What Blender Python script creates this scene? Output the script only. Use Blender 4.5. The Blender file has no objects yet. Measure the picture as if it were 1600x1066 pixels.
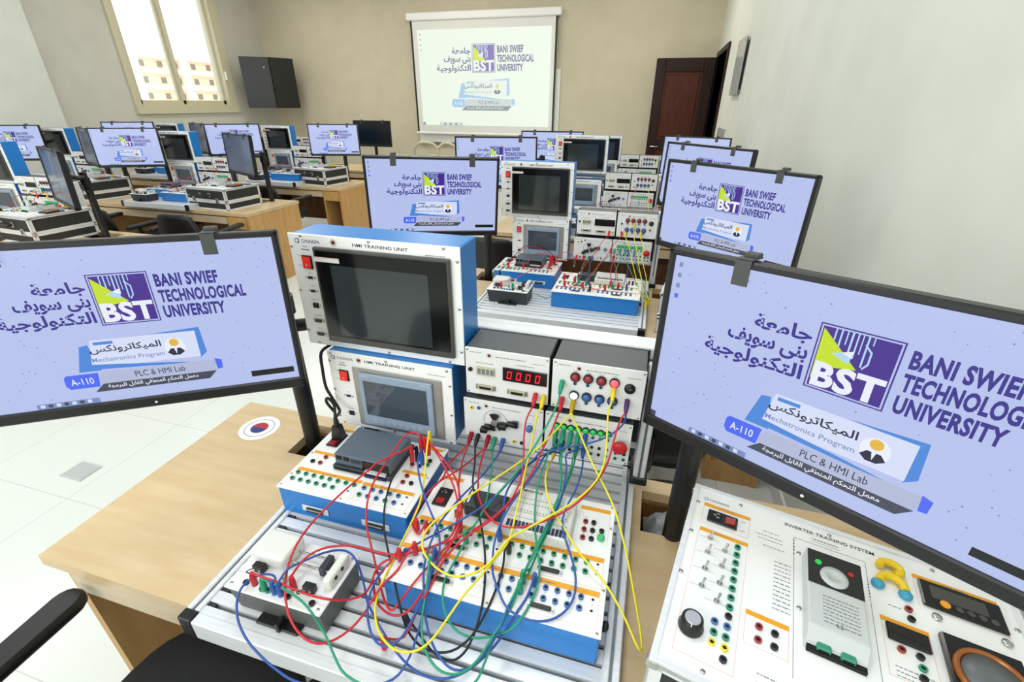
import bpy, bmesh, math, random
from mathutils import Vector, Matrix
R = math.radians
random.seed(7)
SC = bpy.context.scene
COL = SC.collection

# ---------------------------------------------------------------- camera
cd = bpy.data.cameras.new('camera'); cam = bpy.data.objects.new('camera', cd); COL.objects.link(cam)
cd.sensor_width = 36; cd.lens = 36 * 731.6 / 1600; cd.clip_start = .02; cd.clip_end = 300
def cam_axes(yaw, pitch, roll):
    cy, sy, cp, sp = math.cos(yaw), math.sin(yaw), math.cos(pitch), math.sin(pitch)
    f = Vector((-sy * cp, cy * cp, -sp)); r = Vector((cy, sy, 0)); u = r.cross(f)
    c, s = math.cos(roll), math.sin(roll)
    return c * r + s * u, -s * r + c * u, f
_r, _u, _f = cam_axes(R(15.75), R(26.9), R(.44))
cam.matrix_world = Matrix(((_r.x, _u.x, -_f.x, 0), (_r.y, _u.y, -_f.y, 0), (_r.z, _u.z, -_f.z, 1.70), (0, 0, 0, 1)))
SC.camera = cam

# ---------------------------------------------------------------- world, sun, lamps, exposure
SC.view_settings.view_transform = 'Standard'; SC.view_settings.look = 'None'
SC.view_settings.exposure = 0.0; SC.view_settings.gamma = 1; SC.view_settings.use_curve_mapping = False
wd = bpy.data.worlds.new('sky'); SC.world = wd; wd.use_nodes = True
bg = wd.node_tree.nodes['Background']; bg.inputs[0].default_value = (.93, .97, 1, 1); bg.inputs[1].default_value = 1.6
sl = bpy.data.lights.new('sun', 'SUN'); sl.energy = 1.9; sl.color = (1, .93, .8); sl.angle = R(1)
so = bpy.data.objects.new('sun', sl); COL.objects.link(so); so.rotation_euler = (0, R(48), R(20))
def lamp(name, x, y, z, sx, sy, power, color):
    l = bpy.data.lights.new(name, 'AREA'); l.shape = 'RECTANGLE'; l.size = sx; l.size_y = sy; l.energy = power; l.color = color
    o = bpy.data.objects.new(name, l); COL.objects.link(o); o.location = (x, y, z); return o
LP = 40
for lx in (-6.3, -3.6, -.55):
    for ly in (-1.2, 1.6, 4.4, 7.4):
        warm = (1, .96, .87) if ly > 6 else (.95, .985, 1)
        k = .84 if ly > 6 else (.56 if ly > 3 else .50)
        if lx < -5: k *= .9
        if lx > -2 and ly < 2: k *= 1.3
        lamp('ceiling_lamp', lx, ly, 3.84, .6, 1.2, LP * k, warm)
fill_light = lamp('camera_side_fill', -3.4, -2.5, 2.1, 6.5, 1.8, 105, (.95, .985, 1)); fill_light.rotation_euler = (R(90), 0, 0)   # added fill from behind the camera for upright faces; no window there

# ---------------------------------------------------------------- materials
def lin(c):
    c /= 255
    return c / 12.92 if c <= .04045 else ((c + .055) / 1.055) ** 2.4
def rgb(r, g, b): return (lin(r), lin(g), lin(b), 1)
MATS = {}
def mat(name, c, rough=.5, metal=0, emit=None, es=0, spec=.5, alpha=1, trans=0, coat=0):
    m = bpy.data.materials.new(name); m.use_nodes = True
    p = m.node_tree.nodes['Principled BSDF']
    p.inputs['Base Color'].default_value = rgb(*c); p.inputs['Roughness'].default_value = rough
    p.inputs['Metallic'].default_value = metal; p.inputs['Specular IOR Level'].default_value = spec
    p.inputs['Coat Weight'].default_value = coat
    if trans: p.inputs['Transmission Weight'].default_value = trans
    if alpha < 1: p.inputs['Alpha'].default_value = alpha
    if emit:
        p.inputs['Emission Color'].default_value = rgb(*emit); p.inputs['Emission Strength'].default_value = es
        m.cycles.emission_sampling = 'NONE'
    MATS[name] = m; return m
def nodes(m): return m.node_tree.nodes, m.node_tree.links, m.node_tree.nodes['Principled BSDF']
def noise_mix(m, c1, c2, scale=(1, 1, 1), size=5, detail=4, bump=0, lo=.35, hi=.65):
    n, l, p = nodes(m)
    tc = n.new('ShaderNodeTexCoord'); mp = n.new('ShaderNodeMapping'); mp.inputs['Scale'].default_value = scale
    nz = n.new('ShaderNodeTexNoise'); nz.inputs['Scale'].default_value = size; nz.inputs['Detail'].default_value = detail
    rp = n.new('ShaderNodeValToRGB'); rp.color_ramp.elements[0].position = lo; rp.color_ramp.elements[1].position = hi
    rp.color_ramp.elements[0].color = rgb(*c1); rp.color_ramp.elements[1].color = rgb(*c2)
    l.new(tc.outputs['Object'], mp.inputs[0]); l.new(mp.outputs[0], nz.inputs[0]); l.new(nz.outputs[0], rp.inputs[0]); l.new(rp.outputs[0], p.inputs['Base Color'])
    if bump:
        b = n.new('ShaderNodeBump'); b.inputs['Strength'].default_value = bump; b.inputs['Distance'].default_value = .002
        l.new(nz.outputs[0], b.inputs['Height']); l.new(b.outputs[0], p.inputs['Normal'])
noise_mix(mat('paint_right', (220, 222, 212), .75), (217, 219, 209), (223, 225, 216), size=3)
noise_mix(mat('back_wall_warm', (206, 196, 172), .8), (203, 193, 169), (209, 199, 175), size=3)  # warmth of the light on the back wall put into its colour
noise_mix(mat('paint_left', (205, 203, 192), .8), (202, 200, 189), (208, 206, 195), size=3)
mat('ceiling_white', (236, 236, 232), .9)
m = mat('floor_tile', (232, 234, 228), .22)
n, l, p = nodes(m)
tc = n.new('ShaderNodeTexCoord'); mp = n.new('ShaderNodeMapping'); mp.inputs['Location'].default_value = (.09, .19, 0)
br = n.new('ShaderNodeTexBrick'); br.offset = 0; br.squash = 1
br.inputs['Scale'].default_value = 1; br.inputs['Brick Width'].default_value = .6; br.inputs['Row Height'].default_value = .6
br.inputs['Mortar Size'].default_value = .0016; br.inputs['Mortar Smooth'].default_value = .2
br.inputs['Color1'].default_value = rgb(224, 228, 224); br.inputs['Color2'].default_value = rgb(221, 225, 221); br.inputs['Mortar'].default_value = rgb(186, 190, 182)
l.new(tc.outputs['Object'], mp.inputs[0]); l.new(mp.outputs[0], br.inputs[0]); l.new(br.outputs[0], p.inputs['Base Color'])
noise_mix(mat('wood_top', (216, 188, 145), .38), (208, 178, 133), (221, 195, 153), (2.2, 14, 14), 2.2, 5, lo=.3, hi=.7)
noise_mix(mat('wood_panel', (206, 160, 98), .45), (198, 150, 88), (211, 167, 106), (14, 14, 2), 2.2, 5, lo=.3, hi=.7)
noise_mix(mat('wood_apron', (216, 194, 160), .45), (209, 184, 148), (220, 199, 167), (2, 14, 14), 2.2, 5, lo=.3, hi=.7)
noise_mix(mat('wood_inner', (128, 84, 44), .55), (116, 74, 38), (138, 94, 52), (14, 14, 2), 2.2, 5)
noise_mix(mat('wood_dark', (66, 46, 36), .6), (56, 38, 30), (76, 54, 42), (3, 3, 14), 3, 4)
noise_mix(mat('door_frame_wood', (42, 22, 16), .45, spec=.25), (36, 18, 13), (48, 26, 19), (14, 14, 1.5), 2.5, 5)
noise_mix(mat('door_panel_wood', (80, 36, 20), .45, spec=.25), (70, 30, 16), (88, 42, 24), (14, 14, 1.5), 2.5, 5)
mat('dark_gap', (24, 18, 14), .9)
noise_mix(mat('aluminium', (236, 238, 240), .32, .12), (231, 233, 236), (240, 242, 244), (1, 40, 40), 3, 3)
mat('aluminium_dark', (120, 126, 130), .45, .6)
mat('steel', (200, 200, 196), .25, .9)
mat('blue_paint', (32, 126, 206), .3)
mat('panel_white', (249, 249, 248), .38)
mat('panel_grey', (236, 236, 235), .42)
mat('case_white', (232, 232, 226), .35)
mat('print_grey', (120, 122, 128), .6)
mat('print_black', (42, 42, 48), .6)
mat('print_navy', (46, 58, 128), .6)
mat('print_pink', (236, 190, 178), .6)
mat('print_red', (176, 44, 52), .6)
mat('orange', (246, 168, 32), .5)
mat('grey_top', (86, 90, 92), .5)
mat('grey_device', (92, 106, 120), .45)
mat('grey_device_dark', (48, 54, 62), .5)
mat('grey_box', (92, 92, 90), .45)
mat('ktp_frame', (150, 168, 190), .35); mat('ktp_key', (168, 183, 202), .4)
mat('hmi_plate', (168, 166, 160), .3, .35)
mat('black_plastic', (22, 22, 24), .38)
mat('black_gloss', (14, 14, 16), .15)
mat('black_fabric', (38, 40, 42), .8)
mat('rubber_dark', (44, 46, 46), .6)
mat('clip_grey', (74, 76, 74), .55)
mat('lcd_dark', (50, 56, 58), .12, coat=.3)
mat('lcd_ktp', (70, 80, 92), .1, coat=.3)
mat('got_bezel', (74, 73, 70), .2)
mat('red', (206, 34, 48), .4); mat('green', (30, 150, 112), .4); mat('blue', (44, 86, 168), .4)
mat('yellow', (236, 222, 44), .4); mat('black', (24, 24, 28), .4)
mat('yellow_plug', (240, 206, 30), .4)
mat('socket_green', (56, 146, 116), .4); mat('socket_blue', (78, 120, 176), .4); mat('socket_red', (160, 58, 54), .4); mat('socket_yellow', (240, 220, 40), .4)
mat('socket_black', (40, 42, 42), .4); mat('hole', (8, 8, 8), .7)
mat('switch_red', (214, 40, 30), .3, emit=(220, 30, 20), es=.25)
mat('switch_off', (170, 30, 30), .3)
mat('lamp_red', (150, 44, 52), .25); mat('lamp_blue', (58, 104, 176), .25); mat('lamp_green', (40, 196, 88), .3, emit=(30, 200, 80), es=.25)
mat('lamp_red_lit', (255, 90, 96), .3, emit=(255, 84, 96), es=1.0); mat('lamp_white_lit', (220, 245, 255), .3, emit=(214, 244, 255), es=1.1)
mat('led_red', (255, 20, 40), .5, emit=(255, 24, 50), es=1.0)
mat('display_black', (18, 10, 12), .15)
mat('meter_beige', (200, 196, 160), .4)
mat('terminal_blue', (30, 40, 88), .45)
mat('button_green', (70, 190, 120), .4)
mat('mushroom', (204, 30, 36), .3)
mat('cable_black', (18, 18, 20), .5)
mat('silver_label', (226, 228, 228), .4)
mat('window_frame', (206, 200, 172), .5)
mat('glass', (255, 255, 255), .0, trans=1, alpha=.12)
mat('facade', (240, 214, 170), .9); mat('facade_band', (244, 232, 206), .9); mat('facade_dark', (110, 92, 78), .6)
mat('plastic_wrap', (196, 202, 208), .14, alpha=.6)
mat('speaker_black', (20, 17, 14), .3); mat('speaker_grille', (24, 24, 23), .5)
mat('acrylic', (196, 200, 200), .15); mat('plate_grey', (184, 190, 190), .3); mat('board_white', (232, 232, 226), .3)
mat('badge_yellow', (244, 208, 24), .35); mat('badge_blue', (64, 160, 196), .4)
mat('vfd_body', (206, 210, 208), .4); mat('knob_silver', (206, 206, 206), .3, .6)
mat('copper', (176, 104, 52), .3, .5)
# things that give off light: the desktop picture on the monitors; the projected picture glows in place of a projector's beam
def scr(name, c, k=1.0): mat(name, (6, 6, 8), .3, emit=c, es=k)
scr('scr_bg', (180, 192, 234)); scr('scr_speck', (116, 126, 172)); scr('scr_purple', (66, 34, 140)); scr('scr_navy', (52, 40, 138))
scr('scr_lime', (196, 222, 32)); scr('scr_sky', (176, 212, 244)); scr('scr_white', (232, 236, 252)); scr('scr_blue', (74, 134, 216)); scr('scr_tag', (74, 104, 240))
scr('scr_band', (176, 184, 214)); scr('scr_dark', (66, 70, 86)); scr('scr_card', (212, 220, 246)); scr('scr_black', (16, 20, 20)); scr('scr_gold', (226, 180, 60)); scr('scr_text', (30, 32, 60)); scr('scr_mid', (120, 140, 190))
for q, c in dict(bg=(236, 247, 232), purple=(140, 130, 186), navy=(128, 128, 160), lime=(216, 232, 92), sky=(222, 238, 240), white=(236, 246, 232), blue=(176, 206, 234), tag=(170, 206, 240), band=(206, 218, 214), dark=(150, 158, 160), card=(230, 242, 232), black=(170, 178, 172), gold=(226, 220, 150), text=(130, 138, 148), mid=(190, 204, 206), speck=(214, 228, 220)).items():
    scr('prj_' + q, c)
noise_mix(mat('screen_angle_dark', (96, 104, 128), .2, coat=.2), (84, 92, 116), (108, 118, 142), (1, 1, 1), 2, 1)  # lit screen seen at a grazing angle: that darkening is put into the colour

# ---------------------------------------------------------------- mesh builder
_TXT = {}
AR = {'ا': (0xFE8D, 0xFE8E, 0, 0), 'ب': (0xFE8F, 0xFE90, 0xFE91, 0xFE92), 'ة': (0xFE93, 0xFE94, 0, 0), 'ت': (0xFE95, 0xFE96, 0xFE97, 0xFE98), 'ج': (0xFE9D, 0xFE9E, 0xFE9F, 0xFEA0), 'ح': (0xFEA1, 0xFEA2, 0xFEA3, 0xFEA4), 'ر': (0xFEAD, 0xFEAE, 0, 0), 'س': (0xFEB1, 0xFEB2, 0xFEB3, 0xFEB4), 'ط': (0xFEC1, 0xFEC2, 0xFEC3, 0xFEC4), 'ع': (0xFEC9, 0xFECA, 0xFECB, 0xFECC), 'ف': (0xFED1, 0xFED2, 0xFED3, 0xFED4), 'ق': (0xFED5, 0xFED6, 0xFED7, 0xFED8), 'ك': (0xFED9, 0xFEDA, 0xFEDB, 0xFEDC), 'ل': (0xFEDD, 0xFEDE, 0xFEDF, 0xFEE0), 'م': (0xFEE1, 0xFEE2, 0xFEE3, 0xFEE4), 'ن': (0xFEE5, 0xFEE6, 0xFEE7, 0xFEE8), 'و': (0xFEED, 0xFEEE, 0, 0), 'ى': (0xFEEF, 0xFEF0, 0, 0), 'ي': (0xFEF1, 0xFEF2, 0xFEF3, 0xFEF4)}
def arabic(s):
    out = []
    for i, c in enumerate(s):
        if c not in AR: out.append(c); continue
        p = i > 0 and s[i - 1] in AR and AR[s[i - 1]][2]; nx = i + 1 < len(s) and s[i + 1] in AR and AR[c][2]
        f = AR[c]; out.append(chr(f[3] if p and nx else f[1] if p else f[2] if nx else f[0]))
    return ''.join(reversed(out))
def text_geo(s, bold):
    k = (s, bold)
    if k not in _TXT:
        cu = bpy.data.curves.new('glyphs', 'FONT'); cu.body = s; cu.size = 1; cu.offset = bold; cu.resolution_u = 3; cu.space_character = 1 + bold * 1.6 if s.isascii() else 1
        o = bpy.data.objects.new('glyphs', cu); COL.objects.link(o)
        e = o.evaluated_get(bpy.context.evaluated_depsgraph_get()); me = e.to_mesh()
        V = [(v.co.x, v.co.y) for v in me.vertices]; F = [tuple(p.vertices) for p in me.polygons]
        e.to_mesh_clear(); bpy.data.objects.remove(o); bpy.data.curves.remove(cu)
        _TXT[k] = (V, F)
    return _TXT[k]
KIDS = {}
def kids(o): return KIDS.get(o.name, [])
def adopt(c, parent): c.parent = parent; KIDS.setdefault(parent.name, []).append(c)
class MB:
    def __init__(s, M=None): s.v = []; s.f = []; s.mi = []; s.sm = []; s.ms = []; s.M = M
    def mid(s, m):
        if m not in s.ms: s.ms.append(m)
        return s.ms.index(m)
    def add(s, V, F, m, smooth=False):
        b = len(s.v); k = s.mid(m)
        s.v += [tuple(s.M @ Vector(q)) if s.M else tuple(q) for q in V]
        for f in F: s.f.append(tuple(b + i for i in f)); s.mi.append(k); s.sm.append(smooth)
        return s
    def box(s, x0, x1, y0, y1, z0, z1, m):
        V = [(x, y, z) for x in (x0, x1) for y in (y0, y1) for z in (z0, z1)]
        return s.add(V, [(0, 1, 3, 2), (4, 6, 7, 5), (0, 4, 5, 1), (2, 3, 7, 6), (0, 2, 6, 4), (1, 5, 7, 3)], m)
    def rbox(s, x0, x1, y0, y1, z0, z1, m, r=.004, seg=2):
        bm = bmesh.new(); bmesh.ops.create_cube(bm, size=1)
        for v in bm.verts: v.co = Vector(((x0 + x1) / 2 + v.co.x * (x1 - x0), (y0 + y1) / 2 + v.co.y * (y1 - y0), (z0 + z1) / 2 + v.co.z * (z1 - z0)))
        bmesh.ops.bevel(bm, geom=bm.edges[:], offset=r, segments=seg, profile=.5, affect='EDGES')
        bm.verts.index_update()
        s.add([tuple(v.co) for v in bm.verts], [tuple(v.index for v in f.verts) for f in bm.faces], m); bm.free(); return s
    def hexa(s, P, m):   # 8 points: bottom ring 4, top ring 4
        return s.add(P, [(3, 2, 1, 0), (4, 5, 6, 7), (0, 1, 5, 4), (1, 2, 6, 5), (2, 3, 7, 6), (3, 0, 4, 7)], m)
    def prism(s, P, z0, z1, m):
        n = len(P); V = [(x, y, z0) for x, y in P] + [(x, y, z1) for x, y in P]
        return s.add(V, [tuple(range(n))[::-1], tuple(range(n, 2 * n))] + [(i, (i + 1) % n, n + (i + 1) % n, n + i) for i in range(n)], m)
    def cyl(s, a, b, r, m, r1=None, n=12, smooth=True):
        a = Vector(a); b = Vector(b); d = (b - a).normalized(); r1 = r if r1 is None else r1
        e = d.orthogonal().normalized(); g = d.cross(e)
        V = [tuple(c + (e * math.cos(2 * math.pi * i / n) + g * math.sin(2 * math.pi * i / n)) * q) for c, q in ((a, r), (b, r1)) for i in range(n)]
        s.add(V, [(i, (i + 1) % n, n + (i + 1) % n, n + i) for i in range(n)], m, smooth)
        s.add(V, [tuple(range(n))[::-1], tuple(range(n, 2 * n))], m); return s
    def ring(s, o, d, r0, r1, h, m, n=14):   # flat collar round a hole
        o = Vector(o); d = Vector(d).normalized(); e = d.orthogonal().normalized(); g = d.cross(e); V = []
        for q, w in ((r0, 0), (r0, h), (r1, h), (r1, 0)):
            V += [tuple(o + d * w + (e * math.cos(2 * math.pi * i / n) + g * math.sin(2 * math.pi * i / n)) * q) for i in range(n)]
        return s.add(V, [(k * n + i, k * n + (i + 1) % n, (k + 1) * n + (i + 1) % n, (k + 1) * n + i) for k in range(3) for i in range(n)], m)
    def lathe(s, o, prof, m, n=16, d=(0, 0, 1), smooth=True):
        o = Vector(o); d = Vector(d).normalized(); e = d.orthogonal().normalized(); g = d.cross(e); V = []
        for q, w in prof: V += [tuple(o + d * w + (e * math.cos(2 * math.pi * i / n) + g * math.sin(2 * math.pi * i / n)) * q) for i in range(n)]
        k = len(prof)
        s.add(V, [(j * n + i, j * n + (i + 1) % n, (j + 1) * n + (i + 1) % n, (j + 1) * n + i) for j in range(k - 1) for i in range(n)], m, smooth)
        s.add(V, [tuple(range(n))[::-1], tuple(range((k - 1) * n, k * n))], m); return s
    def tube(s, P, r, m, n=7, sub=4, closed=False):
        P = [Vector(p) for p in P]; Q = [P[0]] + P + [P[-1]]; C = []
        for i in range(1, len(Q) - 2):
            a, b, c, d = Q[i - 1:i + 3]
            for k in range(sub):
                t = k / sub
                C.append(.5 * ((2 * b) + (c - a) * t + (2 * a - 5 * b + 4 * c - d) * t * t + (3 * b - a - 3 * c + d) * t ** 3))
        C.append(P[-1]); V = []; e = None
        for i, c in enumerate(C):
            d = (C[min(i + 1, len(C) - 1)] - C[max(i - 1, 0)])
            d = d.normalized() if d.length > 1e-9 else Vector((0, 0, 1))
            e = d.orthogonal().normalized() if e is None else (e - d * e.dot(d)).normalized()
            g = d.cross(e); rr = r[min(i // sub, len(r) - 1)] if isinstance(r, (list, tuple)) else r
            V += [tuple(c + (e * math.cos(2 * math.pi * j / n) + g * math.sin(2 * math.pi * j / n)) * rr) for j in range(n)]
        k = len(C)
        s.add(V, [(i * n + j, i * n + (j + 1) % n, (i + 1) * n + (j + 1) % n, (i + 1) * n + j) for i in range(k - 1) for j in range(n)], m, True)
        s.add(V, [tuple(range(n))[::-1], tuple(range((k - 1) * n, k * n))], m); return s
    def poly(s, P, m): return s.add(P, [tuple(range(len(P)))], m)
    def disc(s, o, d, r, m, n=14):
        o = Vector(o); d = Vector(d).normalized(); e = d.orthogonal().normalized(); g = d.cross(e)
        return s.poly([tuple(o + (e * math.cos(2 * math.pi * i / n) + g * math.sin(2 * math.pi * i / n)) * r) for i in range(n)], m)
    def text(s, t, o, ex, ey, m, h=None, w=None, bold=0, align='l'):
        V, F = text_geo(t, bold)
        if not V: return s
        x0 = min(a for a, b in V); x1 = max(a for a, b in V); y0 = min(b for a, b in V); y1 = max(b for a, b in V)
        ky = h / (y1 - y0) if h else w / (x1 - x0); kx = w / (x1 - x0) if w else ky
        sh = {'l': 0, 'r': -(x1 - x0) * kx, 'c': -(x1 - x0) * kx / 2}[align]
        o = Vector(o); ex = Vector(ex); ey = Vector(ey)
        return s.add([tuple(o + ex * ((a - x0) * kx + sh) + ey * ((b - y0) * ky)) for a, b in V], F, m)
    def build(s, name, parent=None, off=None):
        me = bpy.data.meshes.new(name)
        off = Vector(off) if off is not None else Vector((0, 0, 0))
        me.from_pydata([tuple(Vector(q) - off) for q in s.v], [], s.f)
        for m in s.ms: me.materials.append(MATS[m])
        me.polygons.foreach_set('material_index', s.mi); me.polygons.foreach_set('use_smooth', s.sm)
        bm = bmesh.new(); bm.from_mesh(me); bmesh.ops.recalc_face_normals(bm, faces=bm.faces) if len(s.f) < 3000 else None; bm.to_mesh(me); bm.free()
        me.update()
        o = bpy.data.objects.new(name, me); COL.objects.link(o)
        if parent: adopt(o, parent)
        return o
def tag(o, label=None, cat=None, group=None, kind=None):
    if label: o['label'] = label
    if cat: o['category'] = cat
    if group: o['group'] = group
    if kind: o['kind'] = kind
    return o
GROUPS = dict(computer_desk='wooden computer desks in rows', slotted_base_board='slotted aluminium base boards on the desks', module_rack='aluminium rack frames on the desks', touch_panel_trainer='touch panel training units on the racks', display_module='counter display modules in the racks', lamp_module='lamp modules in the racks', motor_module='motor modules in the racks', switch_module='push-button modules in the racks', controller_trainer='blue controller training boxes on the base boards', sensor_trainer='small test boxes on the base boards', inverter_case='aluminium training cases on the desks', office_chair='black office chairs at the desks', patch_cable='coloured patch leads between the modules', monitor='monitors on black poles')
def thing(name, loc, label, cat, group=None, rz=0):
    group = group or GROUPS.get(name)
    o = bpy.data.objects.new(name, None); o.empty_display_size = .05; COL.objects.link(o)
    o.location = loc; o.rotation_euler = (0, 0, rz)
    return tag(o, label, cat, group)
def dup(root, loc, rz=None, label=None, group=None, scale=None, drop=()):
    r = root.copy(); COL.objects.link(r); r.location = loc
    if rz is not None: r.rotation_euler = (0, 0, rz)
    if scale: r.scale = scale
    if label: r['label'] = label
    if group: r['group'] = group
    for ch in kids(root):
        if ch.name.split('.')[0] in drop: continue
        c = ch.copy(); COL.objects.link(c); adopt(c, r)
        for g in kids(ch):
            if g.name.split('.')[0] in drop: continue
            d = g.copy(); COL.objects.link(d); adopt(d, c)
    return r
def frame(o, ex, ey, ez):
    return Matrix(((ex[0], ey[0], ez[0], o[0]), (ex[1], ey[1], ez[1], o[1]), (ex[2], ey[2], ez[2], o[2]), (0, 0, 0, 1)))
def shift(o, d): o.location = Vector(o.location) + Vector(d); return o
def struct(name, mb): return tag(mb.build(name), kind='structure')
# ================================================================ the room
XL, XR, YF, YB, ZC = -8.03, .775, -2.6, 9.45, 3.9
struct('floor', MB().box(XL - .25, XR + 2.2, YF - .25, YB + .25, -.12, 0, 'floor_tile'))
struct('ceiling', MB().box(XL - .25, XR + 2.2, YF - .25, YB + .25, ZC, ZC + .12, 'ceiling_white'))
struct('wall_back', MB().box(XL - .25, XR + 2.2, YB, YB + .25, 0, ZC, 'back_wall_warm'))
struct('wall_front', MB().box(XL - .25, XR + 2.2, YF - .25, YF, 0, ZC, 'paint_right'))
DY0, DY1, DZ = 7.85, 9.28, 2.38
b = MB(); b.box(XR, XR + .2, YF, DY0, 0, ZC, 'paint_right'); b.box(XR, XR + .2, DY1, YB, 0, ZC, 'paint_right'); b.box(XR, XR + .2, DY0, DY1, DZ, ZC, 'paint_right')
struct('wall_right', b)
struct('wall_corridor', MB().box(XR + 2.0, XR + 2.2, YF, YB, 0, ZC, 'back_wall_warm'))
WY0, WY1, WZ0, WZ1 = 6.36, 8.41, 1.53, 3.62
b = MB(); b.box(XL - .25, XL, YF, WY0, 0, ZC, 'paint_left'); b.box(XL - .25, XL, WY1, YB, 0, ZC, 'paint_left'); b.box(XL - .25, XL, WY0, WY1, 0, WZ0, 'paint_left'); b.box(XL - .25, XL, WY0, WY1, WZ1, ZC, 'paint_left')
struct('wall_left', b)
struct('trim_1', MB().box(XL, XL + .15, 3.9, 5.17, 0, ZC, 'paint_right'))
struct('baseboard_right', MB().box(XR - .012, XR, YF, DY0 - .05, 0, .09, 'panel_grey'))
struct('baseboard_back', MB().box(XL, XR, YB - .012, YB, 0, .09, 'panel_grey'))
struct('baseboard_left', MB().box(XL, XL + .012, 5.17, YB, 0, .09, 'panel_grey'))
# window with two sliding sashes
win = struct('window_1', MB().box(XL - .2, XL + .05, WY0 - .02, WY1 + .02, WZ0 - .02, WZ0 + .09, 'window_frame').box(XL - .2, XL + .03, WY0 - .02, WY0 + .09, WZ0 + .09, WZ1 - .08, 'window_frame').box(XL - .2, XL + .03, WY1 - .17, WY1 + .02, WZ0 + .09, WZ1 - .08, 'window_frame').box(XL - .2, XL + .03, WY0 - .02, WY1 + .02, WZ1 - .08, WZ1 + .02, 'window_frame').box(XL - .06, XL + .045, WY0 + .09, WY1 - .17, WZ0 + .09, WZ0 + .12, 'window_frame'))
def sash(y0, y1, x, nm):
    s = MB(); t = .05
    s.box(x, x + .04, y0, y1, WZ0 + .12, WZ0 + .18, 'window_frame').box(x, x + .04, y0, y1, WZ1 - .15, WZ1 - .08, 'window_frame').box(x, x + .04, y0, y0 + t, WZ0 + .12, WZ1 - .08, 'window_frame').box(x, x + .04, y1 - t, y1, WZ0 + .12, WZ1 - .08, 'window_frame')
    o = s.build(nm, win); MB().box(x + .017, x + .022, y0 + t, y1 - t, WZ0 + .18, WZ1 - .15, 'glass').build('pane', o)
sash(WY0 + .092, 7.31, XL - .05, 'sash'); sash(7.22, WY1 - .172, XL - .10, 'sash')
MB().rbox(XL + .03, XL + .06, WY1 - .15, WY1 - .12, 2.06, 2.20, 'panel_white', .006).build('window_handle', win)
MB().cyl((XL - .008, 7.285, WZ0 + .15), (XL + .006, 7.285, WZ0 + .15), .014, 'black_plastic').build('sash_lock', win)
# doorway in the right wall, its leaf open across the far corner
d = struct('door_1', MB().box(XR - .03, XR + .22, DY0 - .07, DY0, 0, DZ + .07, 'door_frame_wood').box(XR - .03, XR + .22, DY1, DY1 + .07, 0, DZ + .07, 'door_frame_wood').box(XR - .03, XR + .22, DY0, DY1, DZ, DZ + .07, 'door_frame_wood'))
x0, x1, yl = -.17, XR - .035, 9.2
lf = MB(); lf.box(x0, x1, yl + .012, yl + .035, .01, DZ - .005, 'door_panel_wood')
for a, c2, z0, z1 in ((x0, x0 + .15, .01, DZ - .005), (x1 - .17, x1, .01, DZ - .005), (x0 + .15, x1 - .17, DZ - .2, DZ - .005), (x0 + .15, x1 - .17, .01, .25), (x0 + .15, x1 - .17, 1.0, 1.16)):
    lf.rbox(a, c2, yl - .008, yl + .048, z0, z1, 'door_frame_wood', .006, 1)
lfo = lf.build('door_leaf', d)
MB().rbox(x0 + .19, x1 - .21, yl - .001, yl + .02, 1.2, DZ - .24, 'door_panel_wood', .01, 1).build('raised_panel', lfo)
MB().rbox(x0 + .19, x1 - .21, yl - .001, yl + .02, .29, .96, 'door_panel_wood', .01, 1).build('raised_panel', lfo)
MB().cyl((x0 + .07, yl - .06, 1.05), (x0 + .07, yl, 1.05), .012, 'steel').tube([(x0 + .07, yl - .06, 1.05), (x0 + .12, yl - .065, 1.05), (x0 + .19, yl - .06, 1.05)], .009, 'steel').build('door_handle', lfo)
# the building across the street
bl = thing('apartment_building', (-90, 88, 0), 'pale yellow apartment building with rows of balconies seen through the window', 'building')
o0 = Vector((-90, 88, 0))
MB().box(-102, -90, 62, 122, -.1, 9.0, 'facade').build('facade_wall', bl, o0)
for k, z in enumerate((.9, 3.55, 6.2, 8.6)):
    MB().box(-90, -89.3, 66, 120, z, z + (.8 if k < 3 else .4), 'facade_band').build('balcony_band', bl, o0)
for y in (72, 82, 92, 103, 114):
    MB().box(-90, -89.1, y, y + 1.6, -.1, 9.0, 'facade_band').build('stair_tower', bl, o0)
for z in (2.0, 4.65, 7.25):
    for k in range(14):
        y = 67 + k * 3.6
        f = MB().box(-90, -89.9, y, y + 1.0, z, z + .95, 'facade_dark').build('window', bl, o0)

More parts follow.
